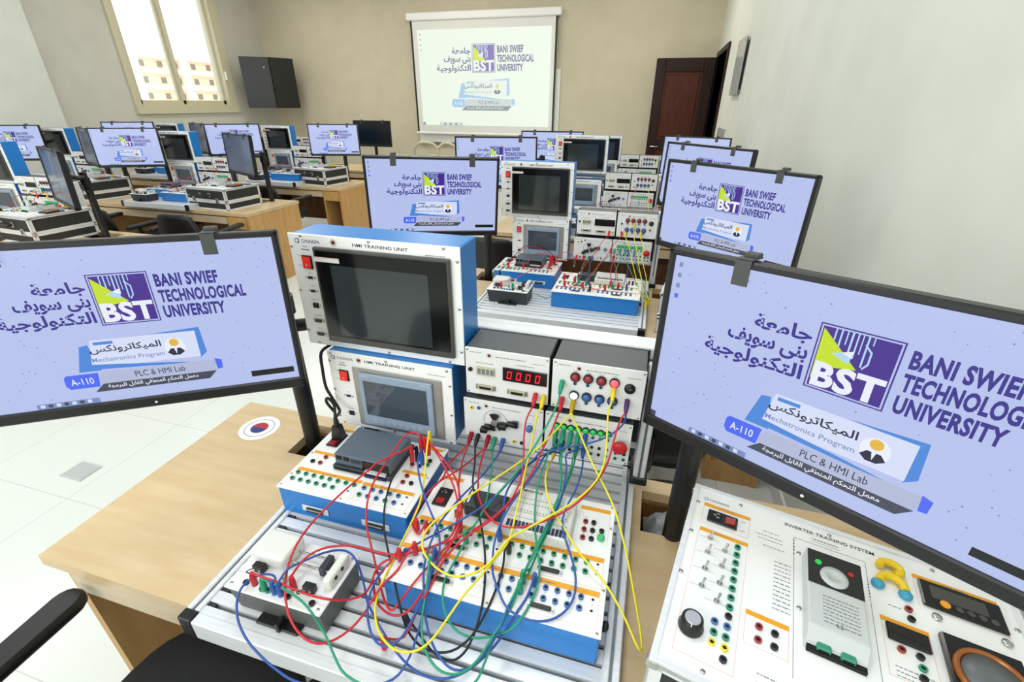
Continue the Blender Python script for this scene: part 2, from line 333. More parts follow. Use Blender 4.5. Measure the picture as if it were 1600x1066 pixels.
# ================================================================ on the walls
def content(mb, W, H, q, full=True, seed=1):
    """the desktop picture, drawn in units of 1/200 of the screen width, u to the right, v down"""
    rnd = random.Random(seed)
    def P(u, v, w): return ((u - 100) * W / 200, -w, (H / 2 - v) * W / 200)
    def rect(u0, v0, u1, v1, w, m): mb.poly([P(u0, v0, w), P(u1, v0, w), P(u1, v1, w), P(u0, v1, w)], q + m)
    def pol(L, w, m): mb.poly([P(u, v, w) for u, v in L], q + m)
    def tx(t, u, v, m, h, w=None, bold=0, al='l', lv=3): mb.text(t, P(u, v, lv * E_), (1, 0, 0), (0, 0, 1), q + m, h=h * W / 200, w=w * W / 200 if w else None, bold=bold, align=al)
    E_ = .00012 * max(1, W)
    rect(0, 0, 200, H, 0, 'bg')
    for _ in range(230 if full else 0):
        u, v, r = rnd.uniform(3, 197), rnd.uniform(3, H - 6), rnd.uniform(.15, .55)
        if 24 < u < 178 and 17 < v < 58 or 50 < u < 150 and v > 60: continue
        pol([(u + r * math.cos(a), v + r * math.sin(a)) for a in (.3, 1.6, 2.8, 4, 5.3)], E_, 'speck')
    # emblem
    rect(84, 18.5, 119, 54.5, E_, 'purple'); rect(84.7, 19.2, 118.3, 53.8, 2 * E_, 'bg'); rect(85.5, 20, 117.5, 53, 3 * E_, 'purple')
    for u, v0, v1, w in ((91, 20, 26, .7), (93.4, 20, 29, .8), (96, 20, 27, .6), (98, 20, 31, .9), (100.4, 20, 33, .7), (102.5, 20, 30, .5), (104.6, 20, 36, .8), (107, 20, 24, .5)):
        rect(u, v0, u + w, v1, 4 * E_, 'sky')
    pol([(104.6, 24), (108, 27.5), (108, 34), (106, 37), (105.4, 36.6), (107.2, 33.6), (107.2, 28), (104.2, 24.6)], 4 * E_, 'sky')
    pol([(86, 21), (104, 38.2), (86, 42)], 5 * E_, 'lime'); pol([(86, 42), (86, 49), (90, 41)], 5 * E_, 'lime')
    pol([(92, 33), (101, 29), (100, 36.5)], 6 * E_, 'sky'); pol([(96, 31.2), (101, 29), (100.4, 33)], 7 * E_, 'white')
    tx('BST', 86.5, 52.6, 'white', 14, 30.5, .04, lv=8)
    for i, (t, w) in enumerate((('BANI SWIEF', 38.5), ('TECHNOLOGICAL', 54), ('UNIVERSITY', 38.5))): tx(t, 122, 30.2 + i * 11.4, 'navy', 9.3, w, .042)
    for i, (t, w, h) in enumerate((('جامعة', 29, 10), ('بنى سويف', 42, 10.5), ('التكنولوجية', 54, 11))): tx(arabic(t), 82, 30.2 + i * 11.4 + (1.6 if i else 2.2), 'navy', h, w, .03, 'r')
    # course card
    pol([(71, 67.5), (66, 68.5), (60.5, 87.5), (74, 87.5)], E_, 'blue'); pol([(108, 64), (140, 62), (141, 82), (136, 86), (136.5, 65)], E_, 'blue')
    pol([(73, 64.5), (136.8, 64.5), (136.4, 85), (69, 85)], 2 * E_, 'card')
    pol([(62, 86), (70, 82.5), (110, 86.5), (140, 90)], 3 * E_, 'blue')
    rect(74.5, 66, 86, 68.2, 3 * E_, 'blue')
    tx(arabic('الميكاترونكس'), 114, 75.2, 'text', 6.4, 43, .02, 'r', 4); tx('Mechatronics Program', 70.5, 82, 'mid', 4.2, 44, .01, lv=4)
    pol([(122 + 6.5 * math.cos(a * .5236), 75.5 + 7.2 * math.sin(a * .5236)) for a in range(12)], 3 * E_, 'white')
    pol([(122 + 3 * math.cos(a * .5236), 72 + 3 * math.sin(a * .5236)) for a in range(12)], 4 * E_, 'gold'); pol([(116.5, 79.5), (119, 76.5), (125, 76.5), (127.5, 79.5), (124, 82), (119.5, 82)], 4 * E_, 'text'); pol([(121, 76.5), (123, 76.5), (122, 81)], 5 * E_, 'white')
    pol([(74, 88.8), (145, 88.8), (147.5, 90), (143, 98), (66, 98)], 4 * E_, 'band'); pol([(144.5, 88), (149, 89.5), (148.5, 96.5), (145, 97)], 5 * E_, 'tag')
    pol([(52, 89), (71, 89), (69.5, 99.8), (52, 99.8), (50, 97), (50.5, 91)], 5 * E_, 'tag')
    pol([(71.8, 98), (144, 98), (138, 104), (65.5, 104)], 5 * E_, 'dark')
    tx('A-110', 53.5, 97, 'white', 5, 13.5, .01, lv=6); tx('PLC & HMI Lab', 92.5, 95.4, 'text', 4.6, 31.5, 0, lv=6)
    tx(arabic('معمل التحكم المنطقي القابل للبرمجة'), 131, 103.2, 'white', 4.6, 57, .015, 'r', 7)
    rect(0, H - 4.0, 4, H, 2 * E_, 'dark'); rect(29, H - 4.0, 66, H, 1.5 * E_, 'mid')
    for k in range(7): rect(31 + k * 4.6, H - 3.4, 33.6 + k * 4.6, H - .9, 2 * E_, 'dark' if k % 2 else 'card')
    for k in range(4): rect(3, 4 + k * 6.5, 5.4, 6.8 + k * 6.5, 2 * E_, 'mid' if k < 3 else 'tag')
    if full: rect(166.5, H - 10, 197, H - 5.2, 2 * E_, 'black')
    return mb
sx0, sx1, sy = -4.625, -1.875, 9.36
ps = thing('projection_screen', ((sx0 + sx1) / 2, sy, 1.17), 'white pull-down projection screen with black side borders on the back wall', 'projection screen')
o0 = Vector(ps.location)
MB().rbox(sx0 - .06, sx1 + .06, sy - .05, sy + .07, 3.03, 3.15, 'panel_white', .02).build('roller_housing', ps, o0)
MB().box(sx0, sx1, sy - .001, sy + .001, 1.19, 3.05, 'board_white').build('screen_fabric', ps, o0)
for a in (sx0, sx1 - .035): MB().box(a, a + .035, sy - .003, sy - .0015, 1.19, 3.05, 'black_plastic').build('border', ps, o0)
MB().rbox(sx0 - .03, sx1 + .03, sy - .015, sy + .015, 1.155, 1.19, 'panel_white', .008).build('bottom_bar', ps, o0)
pm = content(MB(), 2.52, 125, 'prj_', False)
po = pm.build('projected_picture', ps); po.location = ((-4.505 - 1.965) / 2 - o0.x, sy - .004 - o0.y, 2.10 - o0.z)
wb = thing('whiteboard', (-3.2, YB - .015, .98), 'white wall board partly covered by the projection screen', 'whiteboard')
o0 = Vector(wb.location)
MB().box(-4.62, -1.8, YB - .03, YB - .002, 1.0, 2.25, 'board_white').build('board', wb, o0)
MB().rbox(-4.65, -1.77, YB - .06, YB - .002, .96, 1.0, 'aluminium_dark', .006).build('tray', wb, o0)
# corner loudspeaker
sp = thing('corner_speaker', (-7.45, 8.85, 1.59), 'large black loudspeaker mounted in the corner beside the window', 'loudspeaker')
o0 = Vector(sp.location); z0, z1 = 1.59, 2.45
A_, B_, C_, D_ = (-7.69, 8.36), (-7.26, 8.62), (-7.06, 9.06), (-7.62, 9.12)
MB().prism([A_, B_, C_, D_], z0, z1, 'speaker_black').build('cabinet', sp, o0)
def face(p, q, ins, w0, w1, m, nm):
    p = Vector((*p, 0)); q = Vector((*q, 0)); e = (q - p).normalized(); nn = Vector((e.y, -e.x, 0)); g = MB(); L_ = (q - p).length
    P = [p + e * ins, q - e * ins]
    V = [tuple(a + nn * w + Vector((0, 0, z))) for w in (w0, w1) for a, z in ((P[0], z0 + ins), (P[1], z0 + ins), (P[1], z1 - ins), (P[0], z1 - ins))]
    return g.hexa(V, m).build(nm, sp, o0)
face(A_, B_, .02, .0, .012, 'speaker_black', 'side_panel')
face(B_, C_, .015, .0, .015, 'speaker_grille', 'grille')
MB().box(-7.95, -7.5, 9.05, 9.4495, 1.9, 2.15, 'black_plastic').build('wall_bracket', sp, o0)
MB().cyl((-7.33, 8.555, 2.28), (-7.325, 8.55, 2.28), .012, 'steel').build('screw', sp, o0)
# acrylic notice on the right wall and a row of small hooks near the door
an = thing('notice_panel', (XR, 6.35, 1.8), 'grey acrylic notice panel on stand-offs on the right wall near the door', 'notice panel')
o0 = Vector(an.location)
MB().rbox(XR - .035, XR - .027, 6.04, 6.66, 1.8, 2.34, 'acrylic', .002, 1).build('acrylic_sheet', an, o0)
for y in (6.09, 6.61):
    for z in (1.84, 2.30): MB().cyl((XR, y, z), (XR - .042, y, z), .012, 'steel').build('stand_off', an, o0)
MB().box(XR - .0265, XR - .0225, 6.02, 6.05, 1.82, 2.32, 'black_plastic').build('edge_strip', an, o0)
hk = thing('hook_strip', (XR, 6.8, 1.3), 'small strip of thin wall hooks beside the doorway', 'hooks')
o0 = Vector(hk.location)
MB().rbox(XR - .012, XR, 6.45, 7.2, 1.30, 1.33, 'panel_grey', .003, 1).build('back_strip', hk, o0)
for k in range(5):
    y = 6.5 + k * .16
    MB().tube([(XR - .01, y, 1.32), (XR - .03, y, 1.34), (XR - .03, y - .02, 1.42), (XR - .02, y - .03, 1.44)], .006, 'aluminium_dark').build('hook', hk, o0)
tag(MB().box(-2.69, -2.55, 1.11, 1.22, .0005, .005, 'acrylic').box(-2.68, -2.56, 1.12, 1.21, .005, .0062, 'plate_grey').build('floor_outlet_plate'), 'flat grey floor outlet plate set in the white tiles left of the desk', 'floor outlet')
# ================================================================ builders for one work place
UP, FRONT = (0, 0, 0), (R(90), 0, 0)
_SH = {}
def sock_mesh(kind):
    if kind in _SH: return _SH[kind]
    g = MB()
    if kind.startswith('socket_'):
        g.ring((0, 0, 0), (0, 0, 1), .0056, .0033, .0045, kind).disc((0, 0, .0026), (0, 0, 1), .0034, 'hole')
    elif kind.startswith('lamp_'):
        g.ring((0, 0, 0), (0, 0, 1), .0118, .0092, .006, 'black_plastic', 18).lathe((0, 0, .001), [(.0093, 0), (.0093, .006), (.0075, .0095), (.003, .0112), (.0005, .0115)], kind, 16)
    elif kind == 'jack': g.cyl((0, 0, 0), (0, 0, .0025), .0042, 'panel_white').disc((0, 0, .0027), (0, 0, 1), .0028, 'hole', 8)
    elif kind == 'screw': g.lathe((0, 0, 0), [(.0042, 0), (.0038, .0014), (.0015, .002)], 'steel', 10).box(-.003, .003, -.0004, .0004, .0019, .0022, 'print_black')
    elif kind == 'toggle': g.cyl((0, 0, 0), (0, 0, .003), .005, 'steel', n=8).cyl((0, 0, .003), (.003, .006, .016), .0016, 'steel', .0024, 8)
    elif kind == 'd_connector':
        g.rbox(-.026, .026, -.006, .006, 0, .002, 'silver_label', .001, 1).rbox(-.019, .019, -.0045, .0045, .002, .007, 'black_plastic', .0015, 1)
        for s_ in (-1, 1): g.cyl((s_ * .0225, 0, .002), (s_ * .0225, 0, .006), .0028, 'steel', n=6)
    elif kind == 'd_shell':
        g.rbox(-.0265, .0265, -.0075, .0075, 0, .0015, 'hmi_plate', .001, 1).prism([(-.020, .006), (-.0175, -.006), (.0175, -.006), (.020, .006)], .0015, .006, 'meter_beige').prism([(-.0165, .0042), (-.0145, -.003), (.0145, -.003), (.0165, .0042)], .006, .0064, 'hole')
        for s_ in (-1, 1): g.cyl((s_ * .0235, 0, .001), (s_ * .0235, 0, .005), .002, 'steel', n=6)
    elif kind == 'd_port':
        g.rbox(-.0165, .0165, -.0065, .0065, 0, .0015, 'silver_label', .001, 1).rbox(-.010, .010, -.0045, .0045, .0015, .006, 'black_plastic', .0015, 1)
        for s_ in (-1, 1): g.cyl((s_ * .0132, 0, .001), (s_ * .0132, 0, .005), .002, 'steel', n=6)
    elif kind == 'usb_port': g.box(-.0085, .0085, -.005, .005, 0, .0015, 'silver_label').box(-.0068, .0068, -.0032, .0032, .0015, .0022, 'hole').cyl((-.013, 0, 0), (-.013, 0, .002), .0022, 'steel', n=6).cyl((.013, 0, 0), (.013, 0, .002), .0022, 'steel', n=6)
    elif kind == 'network_port': g.box(-.008, .008, -.007, .007, 0, .002, 'black_plastic').box(-.006, .006, -.005, .003, .002, .0026, 'hole').cyl((-.013, 0, 0), (-.013, 0, .002), .0022, 'steel', n=6).cyl((.013, 0, 0), (.013, 0, .002), .0022, 'steel', n=6)
    elif kind == 'power_switch':
        g.rbox(-.0145, .0145, -.017, .017, 0, .003, 'black_plastic', .001, 1)
        g.hexa([(-.011, -.0135, .003), (.011, -.0135, .003), (.011, .0135, .003), (-.011, .0135, .003), (-.011, -.0135, .0075), (.011, -.0135, .0075), (.011, .0135, .0035), (-.011, .0135, .0035)], 'switch_red').box(-.001, .001, -.009, -.004, .0068, .0076, 'silver_label')
    elif kind == 'power_inlet':
        g.rbox(-.017, .017, -.028, .028, 0, .004, 'black_plastic', .002, 1).box(-.012, .012, .001, .022, .004, .0045, 'hole')
        for x, y in ((-.005, .009), (.005, .009), (0, .015)): g.box(x - .0012, x + .0012, y - .003, y + .003, .004, .008, 'steel')
        g.hexa([(-.009, -.023, .004), (.009, -.023, .004), (.009, -.006, .004), (-.009, -.006, .004), (-.009, -.023, .008), (.009, -.023, .008), (.009, -.006, .0045), (-.009, -.006, .0045)], 'switch_off')
    elif kind == 'eye_mark': g.ring((0, 0, 0), (0, 0, 1), .009, .0065, .0006, 'print_pink', 16).disc((0, 0, .0004), (0, 0, 1), .0052, 'print_black', 12)
    o_ = g.build('part'); me = o_.data; bpy.data.objects.remove(o_); me.name = kind
    _SH[kind] = (me, g); return _SH[kind]
def scrib(g, u, v, w, h=.003, m='print_grey', z=.0003, ax='xy'):
    # rows of print too small to read
    rnd = random.Random(int(abs(u * 7919 + v * 104729) * 1000)); a = u
    while a < u + w:
        c = min(a + rnd.uniform(.7, 2.6) * h, u + w)
        g.add([(a, v, z), (c, v, z), (c, v + h * .55, z), (a, v + h * .55, z)], [(0, 1, 2, 3)], m); a = c + h * .5
class TB:
    def __init__(s, name, loc, label, cat, group=None, lite=False, local=False, rz=0):
        s.r = thing(name, loc, label, cat, group, rz); s.off = Vector((0, 0, 0)) if local else Vector(loc); s.lite = lite; s.acc = MB()
    def p(s, name, mb, minor=False):
        if s.lite and minor:
            for f, k, sm in zip(mb.f, mb.mi, mb.sm): pass
            b = len(s.acc.v); s.acc.v += mb.v
            for f, k, sm in zip(mb.f, mb.mi, mb.sm): s.acc.f.append(tuple(b + i for i in f)); s.acc.mi.append(s.acc.mid(mb.ms[k])); s.acc.sm.append(sm)
            return None
        return mb.build(name, s.r, s.off)
    def k(s, kind, x, y, z, face=UP, name=None, sc=1, lab=None, rz=0):
        me, g = sock_mesh(kind)
        if s.lite:
            m = Matrix.Translation((x, y, z)) @ Matrix.Rotation(face[0], 4, 'X') @ Matrix.Rotation(rz, 4, 'Z') @ Matrix.Scale(sc, 4)
            t = MB(); t.v = [tuple(m @ Vector(q)) for q in g.v]; t.f, t.mi, t.sm, t.ms = g.f, g.mi, g.sm, g.ms
            return s.p('', t, True)
        o = bpy.data.objects.new(name or ('socket' if kind.startswith('socket') else 'lamp' if kind.startswith('lamp_') else kind), me); COL.objects.link(o); adopt(o, s.r)
        o.location = Vector((x, y, z)) - s.off; o.rotation_euler = (face[0], 0, 0) if not rz else (Matrix.Rotation(face[0], 4, 'X') @ Matrix.Rotation(rz, 4, 'Z')).to_euler()
        if sc != 1: o.scale = (sc,) * 3
        if lab: o['label'] = lab
        return o
    def done(s):
        if s.acc.v: s.acc.build('fittings', s.r, s.off)
        return s.r

def make_desk(label, x0, y0, W=1.965, D=.66, holes=True):
    t = TB('computer_desk', (x0, y0, 0), label, 'desk', local=True)
    H0, H1 = (.308, .64), (1.351, 1.70); hy0, hy1 = .47, .612
    g = MB(); zt, zb = .75, .72
    if holes:
        for a, c, d, e in ((0, W, 0, hy0), (0, W, hy1, D), (0, H0[0], hy0, hy1), (H0[1], H1[0], hy0, hy1), (H1[1], W, hy0, hy1)): g.box(a, c, d, e, zb, zt, 'wood_top')
    else: g.box(0, W, 0, D, zb, zt, 'wood_top')
    t.p('desk_top', g)
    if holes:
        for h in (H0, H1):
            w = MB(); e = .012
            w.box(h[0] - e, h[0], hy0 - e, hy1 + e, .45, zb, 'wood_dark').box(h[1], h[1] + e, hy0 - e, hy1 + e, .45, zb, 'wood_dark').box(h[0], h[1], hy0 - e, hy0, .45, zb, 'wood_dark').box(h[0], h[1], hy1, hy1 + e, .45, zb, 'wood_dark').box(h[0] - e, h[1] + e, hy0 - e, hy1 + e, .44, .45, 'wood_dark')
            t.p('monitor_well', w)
    t.p('side_panel', MB().box(.035, .06, .016, D - .03, 0, zb, 'wood_panel'))
    t.p('side_panel', MB().box(W - .03, W - .005, .012, D - .01, 0, zb, 'wood_panel'))
    t.p('divider', MB().box(W - .26, W - .238, .012, D - .05, 0, zb, 'wood_panel'))
    t.p('drawer_front', MB().box(.064, W - .265, .008, .024, .640, .706, 'wood_apron'))
    t.p('drawer_front', MB().box(W - .235, W - .033, .004, .022, .60, .712, 'wood_panel'))
    t.p('cabinet_shelf', MB().box(W - .238, W - .03, .016, D - .06, .10, .12, 'wood_panel').box(W - .238, W - .03, .016, .034, 0, .10, 'wood_panel'))
    t.p('back_panel', MB().box(.055, W - .03, D - .06, D - .045, .2, zb, 'wood_inner'))
    t.p('sticker', MB().cyl((.14, .545, zt), (.14, .545, zt + .0006), .062, 'panel_white', n=28).ring((.14, .545, zt + .0006), (0, 0, 1), .046, .044, .0003, 'print_grey', 28).disc((.14, .545, zt + .001), (0, 0, 1), .027, 'print_navy', 20).poly([(.14 + .027 * math.cos(a * .314), .545 + .027 * math.sin(a * .314), zt + .0013) for a in range(11)], 'print_red'))['label'] = 'round white sticker with a red and blue seal'
    return t.r

_o = content(MB(), .6, 112.5, 'scr_').build('screen'); SCREEN = _o.data; bpy.data.objects.remove(_o)
def make_monitor(label, x, y, z, yaw, tilt=2.8, roll=0, pole=(0, .085), well=False, dim=False, group=None, pw=None):
    """root on the desk below the screen centre; z = height of the screen centre"""
    t = TB('monitor', (x, y, .75), label, 'monitor', group, local=True, rz=R(yaw))
    zc = z - .75
    if pw:   # pole stands in a desk well at this place in the room
        a_ = R(yaw); dx_, dy_ = pw[0] - x, pw[1] - y; well = True
        pole = (dx_ * math.cos(a_) + dy_ * math.sin(a_), -dx_ * math.sin(a_) + dy_ * math.cos(a_))
    T = Matrix.Translation((0, 0, zc)) @ Matrix.Rotation(-R(tilt), 4, 'X') @ Matrix.Rotation(-R(roll), 4, 'Y')
    s = .003; u = lambda a: (a - 100) * s
    v = lambda a: (56.25 - a) * s
    g = MB(T)
    g.rbox(u(-4), u(204), -.007, .016, v(0), v(-4.2), 'black_plastic', .003, 1).rbox(u(-4), u(204), -.007, .016, v(121), v(112.5), 'black_plastic', .003, 1)
    g.rbox(u(-4), u(0), -.007, .016, v(121), v(-4.2), 'black_plastic', .003, 1).rbox(u(200), u(204), -.007, .016, v(121), v(-4.2), 'black_plastic', .003, 1)
    g.rbox(u(-3.5), u(203.5), .002, .03, v(120.5), v(-3.7), 'black_plastic', .006, 1).rbox(u(40), u(160), .028, .05, v(100), v(25), 'black_plastic', .012, 2)
    t.p('housing', g)
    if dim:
        t.p('screen', MB(T).poly([(u(0), -.0005, v(0)), (u(200), -.0005, v(0)), (u(200), -.0005, v(112.5)), (u(0), -.0005, v(112.5))], 'screen_angle_dark'))
    else:
        o = bpy.data.objects.new('screen', SCREEN); COL.objects.link(o); adopt(o, t.r)
        o.matrix_basis = T @ Matrix.Translation((0, -.0005, 0))
    for c in (41, 161):
        k = MB(T).box(u(c - 4.4), u(c + 4.4), -.0095, -.0075, v(9.5), v(-5.2), 'clip_grey').box(u(c - 4.4), u(c + 4.4), -.0095, .034, v(-4.6), v(-5.4), 'clip_grey').rbox(u(c - 3.4), u(c + 5), .012, .028, v(-5), v(-8), 'clip_grey', .002, 1)
        t.p('clip', k)
    t.p('maker_mark', MB(T).disc((0, -.0076, v(117)), (0, -1, 0), .003, 'silver_label', 8))
    px_, py_ = pole; top = zc - .03
    z0 = -.29 if well else 0
    t.p('pole', MB().cyl((px_, py_, z0), (px_, py_, top + .03), .024, 'black_plastic', n=16).cyl((px_, py_, zc - .09), (px_, py_, zc - .04), .031, 'black_plastic', n=16).cyl((px_ + .02, py_, zc - .13), (px_ + .05, py_, zc - .13), .018, 'black_plastic', n=10))
    g = MB().tube([(px_, py_, top), (px_ * .5, py_ * .5 + .04, top), (0, .055, zc)], .017, 'black_plastic', 8, 3)
    t.p('arm', g)
    if well: t.p('stand_base', MB().rbox(px_ - .05, px_ + .05, py_ - .05, py_ + .05, -.299, -.28, 'black_plastic', .004, 1))
    else: t.p('stand_base', MB().rbox(-.13, .13, py_ - .09, py_ + .08, 0, .012, 'black_plastic', .005, 1))
    return t.r

def make_tray(label, group=None):
    X0, X1, Y0, Y1 = -.78, .06, .37, 1.077
    t = TB('slotted_base_board', ((X0 + X1) / 2, Y0, .75), label, 'aluminium base board', group)
    g = MB(); g.box(X0 + .032, X1 - .032, Y0 + .02, Y1 - .02, .752, .788, 'aluminium_dark')
    y = Y0 + .024; p = .0335
    g.box(X0 + .032, X1 - .032, Y0 + .02, y + .014, .788, .7985, 'aluminium'); y += .014
    while y + p < Y1 - .02:
        g.box(X0 + .032, X1 - .032, y + .0095, y + p, .788, .7985, 'aluminium'); g.box(X0 + .032, X0 + .05, y, y + .0095, .788, .797, 'rubber_dark'); y += p
    g.box(X0 + .032, X1 - .032, y + .006, Y1 - .02, .788, .7985, 'aluminium')
    t.p('slotted_plate', g)
    for a, c in ((X0, X0 + .032), (X1 - .032, X1)):
        m_ = (a + c) / 2
        t.p('side_rail', MB().rbox(a, m_ - .003, Y0 + .022, Y1 - .022, .75, .802, 'aluminium', .002, 1).box(m_ - .003, m_ + .003, Y0 + .022, Y1 - .022, .752, .797, 'aluminium_dark').rbox(m_ + .003, c, Y0 + .022, Y1 - .022, .75, .802, 'aluminium', .002, 1))
    t.p('front_rail', MB().rbox(X0 + .032, X1 - .032, Y0, Y0 + .022, .75, .80, 'aluminium', .002, 1)); t.p('back_rail', MB().rbox(X0 + .032, X1 - .032, Y1 - .022, Y1, .75, .80, 'aluminium', .002, 1))
    for a in (X0, X1 - .032):
        for c in (Y0, Y1 - .022): t.p('corner_cap', MB().rbox(a, a + .032, c, c + .022, .75, .803, 'black_plastic', .002, 1))
    return t.r

def make_rack(label, group=None, zb=.75):
    t = TB('module_rack', (-.40, 1.06, zb), label, 'rack frame', group)
    for a, c, d, e in ((-.745, -.705, 1.066, 1.09), (-.405, -.395, 1.06, 1.09), (.053, .083, .99, 1.075)):
        t.p('upright', MB().rbox(a, c, d, e, .0005 + zb if a > 0 else .81, 1.13, 'aluminium', .003, 1).box(a + .012 if c - a > .02 else a, c - .012 if c - a > .02 else c, d - .002, d + .001, .82, 1.12, 'aluminium_dark'))
    t.p('top_rail', MB().rbox(-.75, .083, 1.09, 1.155, 1.112, 1.157, 'aluminium', .003, 1).box(-.748, .081, 1.087, 1.091, 1.118, 1.128, 'aluminium_dark'))
    t.p('gap_backing', MB().box(-.39, .052, 1.053, 1.058, .89, 1.168, 'black_plastic'))  # black sheet added so the gaps between modules look dark
    for z in (.86, 1.0): t.p('cross_rail', MB().rbox(-.75, .053, 1.062, 1.078, z, z + .04, 'aluminium', .002, 1))
    for x in (-.725, .068): t.p('foot', MB().rbox(x - .022, x + .022, .985, 1.075, zb + .0005, zb + .025, 'black_plastic', .003, 1))
    return t.r

FR = lambda y: frame((0, y, 0), (1, 0, 0), (0, 0, 1), (0, -1, 0))
def lines(g, u0, u1, v, h, m, n=1, gap=.004, w=.0004):
    for i in range(n): g.box(u0, u1, v - i * gap, v - i * gap + h, 0, w, m)
    return g
def make_hmi_large(label, lite=False, group=None):
    t = TB('touch_panel_trainer', (-.617, 1.0, 1.111), label, 'touch panel training unit', group, lite)
    y = .953
    t.p('body', MB().rbox(-.841, -.393, y, 1.062, 1.113, 1.412, 'blue_paint', .003, 1))
    g = MB(FR(y)); g.rbox(-.844, -.390, 1.111, 1.414, -.001, .004, 'panel_white', .0015, 1)
    g.M = FR(y - .0042)
    g.text('HMI TRAINING UNIT', (-.664, 1.3935, 0), (1, 0, 0), (0, 1, 0), 'print_black', h=.0082, w=.146, bold=.02)
    g.text('CHUNGPA', (-.806, 1.3925, 0), (1, 0, 0), (0, 1, 0), 'print_navy', h=.0085, w=.052, bold=.01)
    g.text('MAIN', (-.799, 1.381, 0), (1, 0, 0), (0, 1, 0), 'print_grey', h=.0042, align='c'); g.text('POWER', (-.799, 1.3725, 0), (1, 0, 0), (0, 1, 0), 'print_black', h=.005, align='c', bold=.02)
    g.ring((-.819, 1.3965, 0), (0, 0, 1), .006, .0046, .0003, 'print_navy', 12).box(-.8145, -.8125, 1.3905, 1.402, 0, .0003, 'print_navy')
    g.text('ON', (-.818, 1.357, 0), (1, 0, 0), (0, 1, 0), 'print_grey', h=.0035, align='r'); g.text('OFF', (-.818, 1.331, 0), (1, 0, 0), (0, 1, 0), 'print_grey', h=.0035, align='r')
    for s_, z in (('USB 1', 1.313), ('USB 2', 1.278), ('ETHERNET', 1.2415), ('RS-422/485', 1.1965), ('RS-232', 1.1585)): g.text(s_, (-.799, z, 0), (1, 0, 0), (0, 1, 0), 'print_grey', h=.0032, align='c')
    scrib(g, -.475, 1.3885, .05)
    t.p('front_panel', g)
    g = MB(FR(y - .004)); g.rbox(-.772, -.412, 1.132, 1.387, 0, .011, 'got_bezel', .004, 2)
    lc = t.p('screen_bezel', g)
    g = MB(FR(y - .0152)); g.box(-.764, -.420, 1.150, 1.379, 0, .0006, 'black_gloss').box(-.727, -.468, 1.156, 1.346, .0006, .0012, 'lcd_dark')
    t.p('touch_screen', g)
    g = MB(FR(y - .016)); g.box(-.771, -.699, 1.352, 1.364, 0, .0006, 'silver_label').box(-.771, -.699, 1.3615, 1.364, .0006, .0008, 'print_pink'); t.p('label_strip', g, True)
    t.k('power_switch', -.799, y - .004, 1.344, FRONT)
    for q, z in (('usb_port', 1.303), ('usb_port', 1.267), ('network_port', 1.227), ('d_port', 1.184), ('d_port', 1.145)): t.k(q, -.799, y - .004, z, FRONT)
    t.k('eye_mark', -.716, y - .0042, 1.399, FRONT)
    for x, z in ((-.807, 1.409), (-.619, 1.409), (-.429, 1.409), (-.838, 1.381), (-.397, 1.381), (-.397, 1.265), (-.838, 1.266), (-.838, 1.151), (-.811, 1.118), (-.397, 1.15), (-.6, 1.118), (-.43, 1.118)): t.k('screw', x, y - .004, z, FRONT)
    return t.done()
